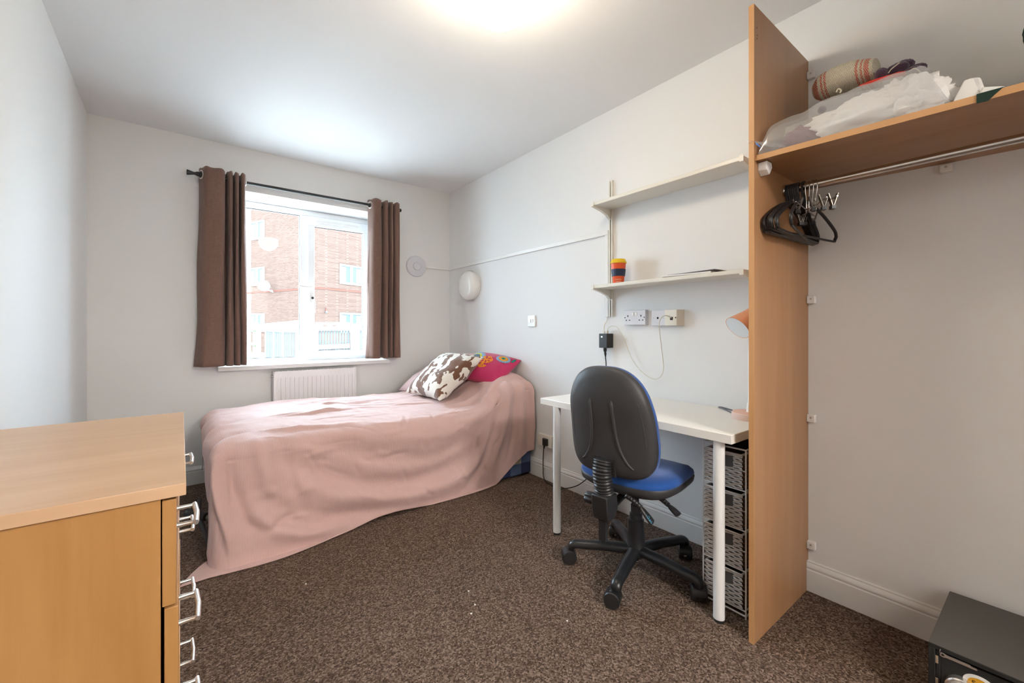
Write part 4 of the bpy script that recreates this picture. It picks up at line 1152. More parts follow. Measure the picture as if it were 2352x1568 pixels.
# ------------------------------------------------------------------ hangers
def hook_pts(r, top):
    """hook over the rail, in the x-z plane, rail centre at (0, 0)"""
    out = []
    for k in range(15):
        a = math.radians(-35 + k * (215) / 14)
        out.append((r * math.cos(a), 0, r * math.sin(a)))
    return out
def make_black_hanger(label):
    t = thing('coat_hanger', label, 'hanger', (0, 0, 0), 0, 'black plastic coat hangers')
    pts = hook_pts(0.017, 0)
    pts += [(-0.016, 0, -0.012), (-0.004, 0, -0.030), (0.0, 0, -0.045), (0, 0, -0.062)]
    obj('hook', MB().tube(pts, 0.0032, 8), M['black_plastic'], t, smooth=60)
    arm = spline([(-0.205, 0, -0.178), (-0.214, 0, -0.160), (-0.196, 0, -0.135), (-0.11, 0, -0.085), (-0.03, 0, -0.058), (0, 0, -0.054), (0.03, 0, -0.058), (0.11, 0, -0.085), (0.196, 0, -0.135), (0.214, 0, -0.160), (0.205, 0, -0.178)], 6)
    obj('shoulder', MB().tube(arm, 0.0058, 8, flat=1.0), M['black_plastic'], t, smooth=60)
    obj('trouser_bar', MB().tube(spline([(-0.205, 0, -0.178), (-0.19, 0, -0.184), (0, 0, -0.184), (0.19, 0, -0.184), (0.205, 0, -0.178)], 4), 0.0045, 8), M['black_plastic'], t, smooth=60)
    return t
def railz(y): return 1.632 + 0.014 * (y - PY0) / SHL
first = None
HX = PX0 + RLX
for k in range(10):
    y = 0.638 - k * 0.0046
    lab = 'black plastic coat hanger packed in the bunch at the end of the rail'
    if first is None:
        first = make_black_hanger(lab); t = first
    else:
        t = copy_tree(first)
    t.location = (HX, y, railz(y))
    t.rotation_euler = (0, random.uniform(-0.03, 0.03), random.uniform(-0.03, 0.03) + 0.0)
for dy, rz, lab in ((0.586, 0.16, 'black hanger swung out at an angle in front of the bunch'), (0.580, -0.20, 'black hanger twisted crosswise with its arm towards the wall')):
    t = copy_tree(first); t['label'] = lab
    t.location = (HX, dy, railz(dy)); t.rotation_euler = (0, 0.02, rz)

def make_clip_hanger(label):
    t = thing('clip_hanger', label, 'hanger', (0, 0, 0), 0, 'chrome clip hangers')
    pts = hook_pts(0.0155, 0) + [(-0.0155, 0, -0.02), (-0.006, 0, -0.045), (0.0, 0, -0.06), (0, 0, -0.085)]
    obj('hook', MB().tube(pts, 0.0019, 8), M['chrome'], t, smooth=60)
    obj('loop', MB().torus((0, 0, -0.092), (0, 1, 0), 0.007, 0.0018, 16, 6), M['chrome'], t, smooth=60)
    obj('bar', MB().cyl((-0.145, 0, -0.088), (0.145, 0, -0.088), 0.0020, n=8), M['chrome'], t, smooth=60)
    for s in (-1, 1):
        x = s * 0.115
        c = obj('clip', MB().obox((x, -0.008, -0.092), (0.014, 0.0025, 0.044), Matrix.Rotation(0.30, 3, 'X')).obox((x, 0.008, -0.092), (0.014, 0.0025, 0.044), Matrix.Rotation(-0.30, 3, 'X')), M['dark_clip'], t)
        obj('clip_pad', MB().box(x - 0.010, x + 0.010, -0.006, 0.006, -0.124, -0.112), M['black_plastic'], c)
        obj('spring', MB().torus((x, 0, -0.095), (1, 0, 0), 0.006, 0.0015, 14, 6), M['steel'], c)
    return t
cfirst = None
for dy, rz, lab in ((0.574, 0.10, 'chrome clip hanger against the black hangers'), (0.566, 0.42, 'chrome clip hanger turned with clips close to the panel'),
                    (0.556, 0.58, 'chrome clip hanger turned along the rail with clips out'), (0.546, 0.72, 'outermost chrome clip hanger turned along the rail')):
    if cfirst is None:
        cfirst = make_clip_hanger(lab); t = cfirst
    else:
        t = copy_tree(cfirst); t['label'] = lab
    t.location = (HX, dy, railz(dy)); t.rotation_euler = (0, 0, rz)

# ------------------------------------------------------------------ things on the wardrobe shelf
def shz(y): return 1.705 + (y - PY0) * math.tan(math.radians(2.0))
# woven blanket: a folded pile by the wall with a loose roll on top
def at_x(u, v, x):
    """point on the plane of constant x seen in image column u, row v"""
    a = (u - 1176) / F_PX; b = (755 - v) / F_PX
    r = V(math.sin(YAW) + a * math.cos(YAW), math.cos(YAW) - a * math.sin(YAW), b)
    return V(0, 0, H) + r * (x / r.x)
bl = thing('woven_blanket', 'rolled cream wool blanket with red bands and purple pompoms on the wardrobe shelf', 'blanket', (0, 0, 0))
def roll_mesh():
    rows, cols = 46, 40
    P = []; uvs = []
    A = at_x(1868, 215, 1.80); B = at_x(2016, 166, 1.80)
    for i in range(rows + 1):
        s = i / rows
        c = A + (B - A) * s
        c.z += 0.012 * math.sin(PI * s)
        rad = 0.030 + 0.016 * math.sin(PI * min(1, s * 0.62 + 0.1)) 
        end = 1.0
        if s < 0.15: end = 0.25 + 0.75 * math.sqrt(s / 0.15)
        row = []
        for k in range(cols + 1):
            a = 2 * PI * k / cols
            q = rad * end * (1 + 0.06 * math.sin(3 * a + 4 * s))
            row.append(V(c.x + q * 1.5 * math.cos(a), c.y, c.z + q * math.sin(a)))
            uvs.append((s * 0.34, k / cols * 0.30))
        P.append(row)
    mb = MB().grid(P); mb.uv = uvs
    mb.f.append(tuple(rows * (cols + 1) + k for k in range(cols)))
    return mb
obj('roll', roll_mesh(), M['blanket'], bl, smooth=70)
def pile_mesh():
    P = []; uvs = []
    n, m_ = 30, 48
    for i in range(n + 1):
        s = i / n
        y = 0.625 - 0.43 * s
        hgt = 0.165 + 0.035 * s - 0.06 * max(0, (s - 0.8) / 0.2) ** 2
        row = []
        for k in range(m_ + 1):
            a = 2 * PI * k / m_
            c, q = math.cos(a), math.sin(a)
            cx2 = math.copysign(abs(c) ** 0.6, c); sy2 = math.copysign(abs(q) ** 0.6, q)
            lay = 1 + 0.05 * math.cos(q * 9)
            row.append(V(1.90 + 0.145 * cx2 * lay, y, shz(y) + 0.002 + hgt / 2 * (1 + sy2)))
            uvs.append((0.11 + s * 0.14, k / m_ * 0.6))
        P.append(row)
    mb = MB().grid(P); mb.uv = uvs
    mb.f.append(tuple(range(m_))); mb.f.append(tuple(n * (m_ + 1) + k for k in range(m_ - 1, -1, -1)))
    return mb
obj('folded_pile', pile_mesh(), M['blanket'], bl, smooth=60)
random.seed(5)
def pompom(c, r):
    mb = MB().sphere((0, 0, 0), 1.0, 12)
    vs = []
    for p in mb.v:
        n = Vector(p)
        k = 1 + 0.16 * mnoise.noise(n * 4 + Vector(c) * 9) + 0.08 * mnoise.noise(n * 11 + Vector(c) * 5)
        vs.append((c[0] + n.x * r[0] * k, c[1] + n.y * r[1] * k, c[2] + n.z * r[2] * k))
    mb.v = vs
    return mb
for (u, v, x), r in (((2024, 169, 1.745), (0.016, 0.016, 0.016)), ((2062, 158, 1.80), (0.022, 0.028, 0.017)), ((2076, 152, 1.84), (0.022, 0.026, 0.018)), ((2096, 164, 1.80), (0.02, 0.024, 0.014)),
                     ((2108, 158, 1.85), (0.02, 0.022, 0.014)), ((2124, 172, 1.83), (0.018, 0.018, 0.012)), ((2152, 196, 1.84), (0.010, 0.010, 0.009)), ((1888, 252, 1.66), (0.012, 0.012, 0.012))):
    c = at_x(u, v, x)
    obj('pompom', pompom(c, r), M['wool_purple'], bl, smooth=80)
fm = MB()
for k in range(13):
    q = k / 12
    p0 = at_x(1975 + 22 * q, 198 - 9 * q, 1.70 + 0.05 * q); p1 = at_x(2022 + 14 * q, 184 - 8 * q, 1.70 + 0.05 * q); p2 = at_x(2062 + 18 * q, 172 - 2 * q, 1.72 + 0.05 * q)
    fm.tube(spline([p0, p1, p2 + V(0, 0, 0.003 * (k % 3))], 5), 0.0042, 6)
obj('fringe', fm, M['wool_red'], bl, smooth=60)
cm = MB(); cm2 = MB(); cm3 = MB()
cm.tube(spline([at_x(2040, 168, 1.75), at_x(2048, 158, 1.75), at_x(2066, 144, 1.78)], 5), 0.0018, 6)
cm2.tube(spline([at_x(2088, 164, 1.76), at_x(2100, 157, 1.76), at_x(2112, 164, 1.76), at_x(2114, 174, 1.76)], 5), 0.0018, 6)
cm3.tube(spline([at_x(1921, 212, 1.70), at_x(1926, 204, 1.70), at_x(1932, 208, 1.70), at_x(1929, 214, 1.70)], 5), 0.0028, 6)
for q in (cm, cm2, cm3): obj('cord', q, M['wool_cream'], bl, smooth=60)

# plastic bag of folded white cloth along the shelf edge
def lump(cx_, cy_, z0f, ax_, ay_, az_, seed, nz=0.22, fr=3.0, n=36, lift=0.75):
    P = []
    for i in range(n + 1):
        th = PI * i / n
        row = []
        for k in range(2 * n):
            ph = 2 * PI * k / (2 * n)
            d_ = V(math.sin(th) * math.cos(ph), math.sin(th) * math.sin(ph), math.cos(th))
            k_ = 1 + nz * mnoise.noise(d_ * fr + V(seed, seed * 0.7, 0)) + nz * 0.5 * mnoise.noise(d_ * fr * 2.6 + V(seed, 0, seed)) + nz * 0.3 * mnoise.noise(d_ * fr * 6 + V(0, seed, seed))
            p = V(d_.x * ax_, d_.y * ay_, d_.z * az_) * k_
            y = cy_ + p.y
            row.append(V(cx_ + p.x, y, max(z0f(y) + 0.001, z0f(y) + az_ * lift + p.z)))
        P.append(row + [row[0]])
    return MB().grid(P)
bagt = thing('storage_bag', 'clear plastic bag of folded white cloth lying on the wardrobe shelf edge', 'bag', (0, 0, 0))
obj('white_cloth', lump(1.650, 0.345, shz, 0.060, 0.165, 0.064, 2.3, 0.30, 2.6), M['cloth_white'], bagt, smooth=80)
obj('white_cloth', lump(1.665, 0.262, shz, 0.070, 0.085, 0.076, 5.1, 0.28, 2.8), M['cloth_white'], bagt, smooth=80)
obj('plum_cloth', lump(1.665, 0.520, shz, 0.055, 0.080, 0.050, 7.7, 0.25, 3.0, 24), M['cloth_plum'], bagt, smooth=80)
def bagskin():
    n, m_ = 60, 70
    P = []
    for i in range(n + 1):
        s = i / n
        y = 0.640 - s * 0.475
        if s < 0.06: hgt = 0.045 + 0.080 * (s / 0.06) ** 0.7
        else: hgt = 0.125 + 0.035 * math.sin(min(1, (s - 0.10) / 0.70) * PI / 2) - (0.0 if s < 0.86 else (s - 0.86) / 0.14 * 0.17)
        hgt = max(hgt, 0.012)
        row = []
        for k in range(m_ + 1):
            a = PI * k / m_
            xx = 1.662 - 0.088 * math.cos(a)
            zz = hgt * math.sin(a) ** 0.7
            f1 = mnoise.noise(V(xx * 12, y * 8, zz * 14)); f2 = mnoise.noise(V(xx * 30 + 3, y * 22, zz * 34))
            ridge = 1 - abs(mnoise.noise(V(xx * 18, y * 14 + 5, zz * 22)))
            nn = f1 * 0.012 + f2 * 0.006 + (ridge - 0.8) * 0.014
            row.append(V(xx + nn * 0.6 * math.sin(a), y, shz(y) + max(0.002, zz + nn * (0.25 + math.sin(a)))))
        P.append(row)
    return MB().grid(P)
obj('bag_skin', bagskin(), M['polybag'], bagt, smooth=50)
# loose mouth of the bag with a printed corner, poking past the panel edge
P = []
for i in range(17):
    s = i / 16
    row = []
    for k in range(13):
        q = k / 12
        base = V(1.590, 0.560, shz(0.56) + 0.006).lerp(at_x(1722, 326, 1.548), s)
        row.append(base + V(0.05 * q * (1 - 0.7 * s), 0.02 * q, 0.030 * q * (1 - 0.6 * s) + 0.006 * math.sin(8 * s + 6 * q)))
    P.append(row)
obj('bag_mouth', MB().grid(P), M['polybag'], bagt, smooth=60)
P = [[at_x(1736 + 10 * q, 327 + 8 * q + 4 * t, 1.556) for q in (0, 0.5, 1)] for t in (0, 1)]
obj('print', MB().grid(P), M['label_blue'], bagt)
# white folded tissue, green felt scrap, green soft bag at the frame edge
t = thing('tissue_pack', 'crumpled white folded paper on the wardrobe shelf', 'paper', (0, 0, 0))
def wedge(pts_b, pts_t):
    n = len(pts_b)
    return MB().add([Vector(p) for p in pts_b + pts_t], [tuple(range(n - 1, -1, -1)), tuple(range(n, 2 * n))] + [(i, (i + 1) % n, n + (i + 1) % n, n + i) for i in range(n)])
zs = shz(0.13) + 0.001
obj('folded_sheet', wedge([(1.615, 0.180, zs), (1.67, 0.180, zs), (1.68, 0.112, zs), (1.63, 0.110, zs)], [(1.645, 0.150, zs + 0.080), (1.665, 0.148, zs + 0.082), (1.675, 0.130, zs + 0.082), (1.655, 0.126, zs + 0.076)]), M['tissue'], t, bevel=0.006, bseg=3)
obj('folded_sheet', wedge([(1.61, 0.180, zs), (1.625, 0.180, zs), (1.635, 0.118, zs), (1.615, 0.118, zs)], [(1.635, 0.155, zs + 0.074), (1.643, 0.154, zs + 0.074), (1.648, 0.138, zs + 0.074), (1.64, 0.138, zs + 0.074)]), M['tissue'], t, bevel=0.004, bseg=3)
obj('folded_sheet', wedge([(1.60, 0.128, zs - 0.001), (1.70, 0.128, zs - 0.001), (1.70, 0.075, zs - 0.002), (1.60, 0.075, zs - 0.002)], [(1.62, 0.122, zs + 0.036), (1.69, 0.120, zs + 0.034), (1.69, 0.085, zs + 0.020), (1.62, 0.085, zs + 0.022)]), M['tissue'], t, bevel=0.005, bseg=3)
P = []
for x, z, n0, n1 in ((1.66, 0.003, 0.118, 0.062), (1.59, 0.003, 0.124, 0.080), (1.570, 0.003, 0.126, 0.083), (1.5675, 0.001, 0.127, 0.085), (1.5665, -0.012, 0.127, 0.098), (1.5660, -0.022, 0.127, 0.107)):
    P.append([V(x, n0, shz(n0) + z), V(x, (n0 + n1) / 2, shz((n0 + n1) / 2) + z), V(x, n1, shz(n1) + z)])
o = tag(obj('felt_scrap', MB().grid(P), M['felt_green']), 'dark green felt scrap folded over the wardrobe shelf edge', 'fabric')
o.modifiers.new('thickness', 'SOLIDIFY').thickness = 0.0022
pm = lump(1.89, -0.085, shz, 0.11, 0.100, 0.120, 3.3, 0.10, 1.8, 24)
lobe = lump(1.89, -0.012, lambda y: 1.885, 0.075, 0.076, 0.085, 6.1, 0.08, 1.8, 24, 0.55)
gp = thing('green_pouch', 'bottle green soft pouch standing on the wardrobe shelf', 'bag', (0, 0, 0))
obj('pouch_body', pm, M['felt_green'], gp, smooth=80)
obj('pouch_neck', lump(1.89, -0.055, lambda y: 1.78, 0.07, 0.07, 0.12, 4.4, 0.08, 1.8, 20), M['felt_green'], gp, smooth=80)
obj('pouch_flap', lobe, M['felt_green'], gp, smooth=80)

# ------------------------------------------------------------------ safe
SFX, SFY0, SFY1, SFH = 1.672, -0.20, 0.228, 0.208
sf = thing('safe', 'small black steel safe on the carpet by the wall', 'safe', (SFX, SFY0, 0))
sl_ = SFY1 - SFY0
dpt = 0.380
body = MB()
body.box(0.0, dpt, 0, sl_, SFH - 0.012, SFH).box(0, dpt, 0, sl_, 0, 0.012)
body.box(0.0, dpt, 0, 0.014, 0.012, SFH - 0.012).box(0, dpt, sl_ - 0.014, sl_, 0.012, SFH - 0.012).box(dpt - 0.01, dpt, 0.014, sl_ - 0.014, 0.012, SFH - 0.012)
body.box(0.005, 0.012, sl_ - 0.024, sl_ - 0.014, 0.012, SFH - 0.012)
obj('body', body, M['safe_black'], sf, bevel=0.0015)
obj('top_skin', MB().box(0.001, dpt - 0.001, 0.001, sl_ - 0.001, SFH, SFH + 0.0012), M['safe_top'], sf)
door = obj('door', MB().box(0.006, 0.030, 0.018, sl_ - 0.024, 0.016, SFH - 0.020), M['safe_black'], sf, bevel=0.0015)
for z in (SFH - 0.042, SFH - 0.105):
    obj('bolt', MB().box(0.004, 0.012, sl_ - 0.0195, sl_ - 0.0115, z - 0.011, z + 0.011), M['brass'], sf, bevel=0.001)
yk, zk = sl_ - 0.066, SFH - 0.092
RYn = Matrix.Rotation(-PI / 2, 4, 'Y')
obj('dial', MB().lathe([(0.033, 0.0), (0.033, 0.018), (0.030, 0.021), (0.026, 0.0215), (0.026, 0.030), (0.023, 0.033), (0.001, 0.033)], 36, Matrix.Translation((0.006, yk, zk)) @ RYn), M['silver'], door, smooth=35)
yl, zl = sl_ - 0.098, SFH - 0.060
bz = Matrix.Translation((0.006, yl, zl)) @ RYn @ Matrix.Diagonal((0.72, 1.0, 1, 1))
bd_ = obj('badge', MB().lathe([(0.031, 0.0), (0.031, 0.003), (0.022, 0.004), (0.022, 0.003), (0.001, 0.003)], 40, bz), M['plastic_white'], door, smooth=35)
obj('badge_face', MB().lathe([(0.0225, 0.0032), (0.001, 0.0036)], 40, bz), M['label_orange'], bd_)
# slanting dark lettering on the badge
lt = MB()
def stroke(mb, ps, wd, x):
    for (a0, b0), (a1, b1) in zip(ps[:-1], ps[1:]):
        d_ = V(a1 - a0, b1 - b0, 0); nn = V(-d_.y, d_.x, 0).normalized() * wd
        mb.add([(x, yl - (a0 + nn.x), zl + b0 + nn.y), (x, yl - (a1 + nn.x), zl + b1 + nn.y), (x, yl - (a1 - nn.x), zl + b1 - nn.y), (x, yl - (a0 - nn.x), zl + b0 - nn.y)], [(0, 1, 2, 3), (3, 2, 1, 0)])
sc_ = 0.0105
letters = [[(0.55, 0.9), (0.1, 0.95), (0.0, 0.6), (0.5, 0.4), (0.45, 0.05), (0.0, 0.05)],
           [(0.75, 0.05), (0.95, 0.6), (1.25, 0.55), (1.2, 0.05)], [(0.85, 0.3), (1.2, 0.3)],
           [(1.45, -0.1), (1.65, 0.9), (1.95, 0.95)], [(1.45, 0.5), (1.85, 0.5)],
           [(2.05, 0.35), (2.5, 0.4), (2.4, 0.65), (2.15, 0.6), (2.05, 0.2), (2.5, 0.1)]]
for ch in letters:
    stroke(lt, [((a - 1.27) * sc_, (b - 0.45) * sc_ * 1.1) for a, b in ch], 0.0011, 0.0021)
obj('lettering', lt, M['label_dark'], bd_)
kt = thing('key', 'flat silver key lying in the gap above the safe door', 'key', (SFX + 0.004, SFY0 + sl_ - 0.026, SFH - 0.020))
kp = [(0.004, -0.006), (0.004, 0.005), (0.0, 0.0075), (-0.008, 0.008), (-0.014, 0.005), (-0.078, 0.005), (-0.080, 0.002), (-0.094, 0.0015), (-0.098, -0.003), (-0.094, -0.005), (-0.014, -0.0055), (-0.008, -0.008), (0.0, -0.008)]
obj('blade', MB().prism([(a * 0.70, b * 0.72) for a, b in kp], -0.0035, -0.001, 'x'), M['silver'], kt)
obj('key_hole', MB().cyl((-0.0038, -0.003, 0), (-0.0034, -0.003, 0), 0.003, n=14), M['dark_hole'], kt)
obj('key_ring', MB().torus((-0.002, 0.001, 0.008), (0.2, 1, 0), 0.006, 0.0008, 16, 6), M['steel'], kt)

# ------------------------------------------------------------------ chest of drawers
CH_H, CY0, CY1, CXF = 0.820, 0.972, 1.796, -0.018
chest = thing('chest_of_drawers', 'beech chest of drawers with silver bow handles along the left wall', 'chest of drawers', (CXF, CY0, 0), math.radians(0.7))
cl_ = CY1 - CY0
cdp = 0.408
bod = MB().box(-cdp, -0.022, 0.006, 0.024, 0.0, CH_H - 0.022).box(-cdp, -0.022, cl_ - 0.024, cl_ - 0.006, 0, CH_H - 0.022)
bod.box(-cdp, -cdp + 0.008, 0.024, cl_ - 0.024, 0.0, CH_H - 0.022).box(-cdp, -0.03, 0.024, cl_ - 0.024, 0.0, 0.03)
obj('carcass', bod, M['chest_side'], chest)
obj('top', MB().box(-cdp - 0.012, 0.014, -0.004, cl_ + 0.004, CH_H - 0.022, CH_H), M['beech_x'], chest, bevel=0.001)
rows = [(0.602, CH_H - 0.028), (0.402, 0.598), (0.202, 0.398), (0.02, 0.198)]
hz = [0.700, 0.500, 0.300, 0.105]
hy = [[0.175, 0.665]] * 4
def bow_handle():
    mb = MB()
    ln, pr2 = 0.104, 0.031
    for s in (-1, 1):
        mb.tube([(0, s * ln / 2, 0), (pr2 * 0.75, s * ln / 2, 0), (pr2, s * (ln / 2 + 0.002), 0)], [0.0055, 0.0042, 0.0048], 10)
    mb.tube(spline([(pr2, -ln/2 - 0.006, 0), (pr2 + 0.001, -ln/2 + 0.01, 0), (pr2 + 0.002, -0.02, 0), (pr2 + 0.003, 0, 0), (pr2 + 0.002, 0.02, 0), (pr2 + 0.001, ln/2 - 0.01, 0), (pr2, ln/2 + 0.006, 0)], 5),
            0.0052, 10)
    return mb
h0 = None
outs = [0.0, 0.003, 0.005, 0.004]
for (za, zb_), z, ys, ox in zip(rows, hz, hy, outs):
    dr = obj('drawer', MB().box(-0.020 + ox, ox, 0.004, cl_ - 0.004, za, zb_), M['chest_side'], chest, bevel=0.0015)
    for y in ys:
        if h0 is None:
            h = obj('handle', bow_handle(), M['silver'], dr, loc=(ox, y, z), smooth=50); h0 = h
        else:
            h = h0.copy(); COL.objects.link(h); h.parent = dr; h.location = (ox, y, z)

# ------------------------------------------------------------------ bed
BX0, BX1, BY0, BY1 = 0.14, 2.055, 2.44, 3.56
bed = thing('bed', 'divan bed with blue checked base under the pink cover', 'bed', (BX0, BY0, 0))
obj('divan_base', MB().box(0.02, BX1 - BX0, 0.0, BY1 - BY0, 0.015, 0.30), M['check'], bed, bevel=0.01)
obj('mattress', MB().box(0.03, BX1 - BX0, 0.035, BY1 - BY0 - 0.03, 0.30, 0.50), M['mattress'], bed, bevel=0.03, bseg=3)
for x, y in ((0.08, 0.08), (0.08, 1.02), (1.8, 0.08), (1.8, 1.02)):
    obj('castor_foot', MB().cyl((x, y, 0.0), (x, y, 0.016), 0.02, n=16), M['black_plastic'], bed)

# cover: sheet coordinates (p along the bed from the foot edge, q across from the near edge)
XE, YE = 0.150, 2.495           # where the sheet starts to turn over the foot / near edge
XH, YFAR = 2.062, 3.575
R_E = 0.075
def top_z(x, y):
    yc = (YE + YFAR) / 2; hw = (YFAR - YE) / 2
    c = 0.548 + 0.030 * (1 - np.clip(np.abs((y - yc) / hw), 0, 1) ** 3) - 0.022 * smooth01(0.9, 0.1, x) 
    c = c + 0.012 * np.sin(x * 3.1 + 1.0)
    # pillow under the cover at the near half of the head
    c = c + 0.178 * smooth01(1.58, 1.88, x) * (1 - smooth01(2.0, 2.10, x) * 0.25) * (1 - 0.75 * smooth01(2.92, 3.12, y)) * (0.80 + 0.20 * smooth01(2.44, 2.56, y))
    return c
def build_cover():
    NPd, NPt, NQd, NQt = 70, 230, 120, 120
    sp = np.concatenate([-np.linspace(1, 0, NPd + 1)[:-1], np.linspace(0, 1, NPt + 1)])        # <0 drape over the foot
    sq = np.concatenate([-np.linspace(1, 0, NQd + 1)[:-1], np.linspace(0, 1, NQt + 1)])        # <0 drape over the near side
    SP, SQ = np.meshgrid(sp, sq, indexing='ij')
    xt = XE + np.clip(SP, 0, 1) * (XH - XE)
    yt = YE + np.clip(SQ, 0, 1) * (YFAR - YE)
    # drape lengths
    Ln = 0.60 + 0.03 * np.sin(xt * 5) + 0.0 * xt
    Ln = Ln + 0.02 * smooth01(0.9, 0.2, xt)
    ztop = top_z(xt, yt)
    Ln = Ln + (ztop - 0.55) * 0.9
    Ln = Ln - 0.16 * smooth01(1.60, 2.06, xt)
    Lf = 0.30 + 0.26 * smooth01(3.3, 2.5, yt) + 0.05 * np.sin(yt * 9.0 + 1.0)
    dq = np.where(SQ < 0, -SQ, 0) * Ln
    dp = np.where(SP < 0, -SP, 0) * Lf
    d = np.sqrt(dp ** 2 + dq ** 2)
    dd = np.maximum(d, 1e-6)
    nx, ny = -dp / dd, -dq / dd
    # flare of the hanging cloth
    flare_n = 0.0 + 0.09 * smooth01(1.75, 1.0, xt) + 0.16 * smooth01(1.0, 0.3, xt)
    flare_f = -0.05 + 0.05 * np.sin(yt * 11.0)
    wgt = (dq / dd) ** 2
    fl_ = flare_n * wgt + flare_f * (1 - wgt)
    corner = (dp / dd) * (dq / dd) * 2
    fl_ = fl_ - 0.04 * corner
    La = R_E * PI / 2
    ang = np.clip(d / R_E, 0, PI / 2)
    o = R_E * np.sin(ang); h = R_E * (1 - np.cos(ang))
    e = np.maximum(d - La, 0)
    o = o + fl_ * e; h = h + e * np.sqrt(1 - fl_ ** 2)
    zmax = ztop - 0.006
    over = np.maximum(h - zmax, 0)
    h = np.minimum(h, zmax); o = o + over * 0.6
    # far edge turns down behind the bed
    far = smooth01(0.93, 1.0, SQ)
    X = xt + nx * o; Y = yt + ny * o; Z = ztop - h - 0.10 * far ** 2
    # head end: falls a little at the wall
    Z = Z - 0.0 * xt
    P0 = np.stack([X, Y, Z], -1)
    # normals
    du = np.gradient(P0, axis=0); dv = np.gradient(P0, axis=1)
    nr = np.cross(du, dv); ln = np.linalg.norm(nr, axis=-1, keepdims=True); nr = nr / np.maximum(ln, 1e-9)
    # sheet metric coordinates
    ps = np.where(SP < 0, -dp, xt - XE); qs = np.where(SQ < 0, -dq, yt - YE)
    disp = np.zeros_like(X)
    def ridge(pts, amp, sig, gain=1.45):
        """fold along a curve in sheet coordinates (p, q)"""
        nonlocal disp
        c = spline([(a, b, 0) for a, b in pts], 10)
        best = np.full(X.shape, 9.0); tt = np.zeros(X.shape)
        m_ = len(c) - 1
        for i in range(m_):
            ax_, ay_ = c[i].x, c[i].y; bx_, by_ = c[i+1].x, c[i+1].y
            ex, ey = bx_ - ax_, by_ - ay_; l2 = ex * ex + ey * ey + 1e-12
            t = np.clip(((ps - ax_) * ex + (qs - ay_) * ey) / l2, 0, 1)
            dist = np.sqrt((ps - ax_ - t * ex) ** 2 + (qs - ay_ - t * ey) ** 2)
            k = dist < best
            best = np.where(k, dist, best); tt = np.where(k, (i + t) / m_, tt)
        disp = disp + amp * gain * np.exp(-(best / sig) ** 2) * np.sin(np.clip(tt, 0.03, 0.97) * PI) ** 0.6
    # swags on the near side
    ridge([(0.25, -0.16), (0.50, -0.30), (0.85, -0.40), (1.25, -0.36), (1.55, -0.20)], -0.022, 0.050)
    ridge([(0.22, -0.20), (0.46, -0.38), (0.85, -0.48), (1.30, -0.45), (1.60, -0.26)], 0.018, 0.045)
    ridge([(0.42, -0.10), (0.70, -0.22), (1.05, -0.28), (1.38, -0.20), (1.58, -0.08)], -0.012, 0.045)
    ridge([(0.48, -0.06), (0.80, -0.13), (1.15, -0.16), (1.45, -0.10)], 0.007, 0.040)
    ridge([(0.10, -0.28), (0.28, -0.42), (0.55, -0.50), (0.85, -0.53)], -0.016, 0.040)
    ridge([(0.06, -0.34), (0.22, -0.50), (0.50, -0.58)], 0.016, 0.035)
    ridge([(0.05, -0.40), (0.16, -0.47), (0.24, -0.44), (0.34, -0.50), (0.48, -0.50)], -0.016, 0.024)
    ridge([(-0.05, -0.05), (-0.10, -0.16), (-0.08, -0.32), (0.0, -0.50)], 0.024, 0.035)
    ridge([(0.02, -0.04), (0.0, -0.18), (0.05, -0.34), (0.10, -0.48)], -0.020, 0.030)
    ridge([(0.12, -0.02), (0.14, -0.16), (0.16, -0.30)], 0.012, 0.028)
    ridge([(0.20, 0.02), (0.24, -0.12), (0.28, -0.30), (0.34, -0.46)], -0.010, 0.030)
    # folds falling from the covered pillow
    ridge([(1.62, 0.0), (1.60, -0.10), (1.55, -0.26), (1.44, -0.42), (1.30, -0.55)], -0.026, 0.030)
    ridge([(1.68, 0.0), (1.67, -0.14), (1.63, -0.32), (1.54, -0.50)], 0.020, 0.032)
    ridge([(1.66, 0.04), (1.60, 0.02), (1.54, 0.0), (1.47, 0.0)], 0.016, 0.022)
    ridge([(1.74, -0.02), (1.735, -0.2), (1.72, -0.4), (1.66, -0.6)], -0.014, 0.022)
    ridge([(1.80, -0.02), (1.80, -0.25), (1.79, -0.55)], 0.014, 0.022)
    ridge([(1.855, 0.0), (1.86, -0.25), (1.86, -0.58)], -0.026, 0.018)
    ridge([(1.90, 0.02), (1.905, -0.25), (1.91, -0.6)], 0.016, 0.018)
    ridge([(1.52, 0.10), (1.58, 0.22), (1.60, 0.42)], -0.018, 0.035)
    ridge([(1.66, 0.08), (1.72, 0.16), (1.76, 0.30)], -0.008, 0.02)
    # long shallow creases on the top
    rnd = random.Random(11)
    for k in range(26):
        a = rnd.uniform(0.15, 1.25); b = rnd.uniform(0.02, 0.98); l_ = rnd.uniform(0.18, 0.5)
        sl2 = rnd.uniform(-0.30, 0.05)
        ridge([(a, b), (a + l_ * 0.5, b + sl2 * l_ * 0.5 + rnd.uniform(-0.01, 0.01)), (a + l_, b + sl2 * l_)], rnd.choice((1, 1, -1)) * rnd.uniform(0.005, 0.012), rnd.uniform(0.010, 0.022))
    for k in range(16):   # short radiating creases by the pillow and far edge
        a = rnd.uniform(1.05, 1.5); b = rnd.uniform(0.0, 0.9)
        ridge([(a, b), (a + 0.10, b + rnd.uniform(-0.05, 0.05)), (a + 0.2, b + rnd.uniform(-0.06, 0.06))], rnd.uniform(0.003, 0.009), rnd.uniform(0.009, 0.016))
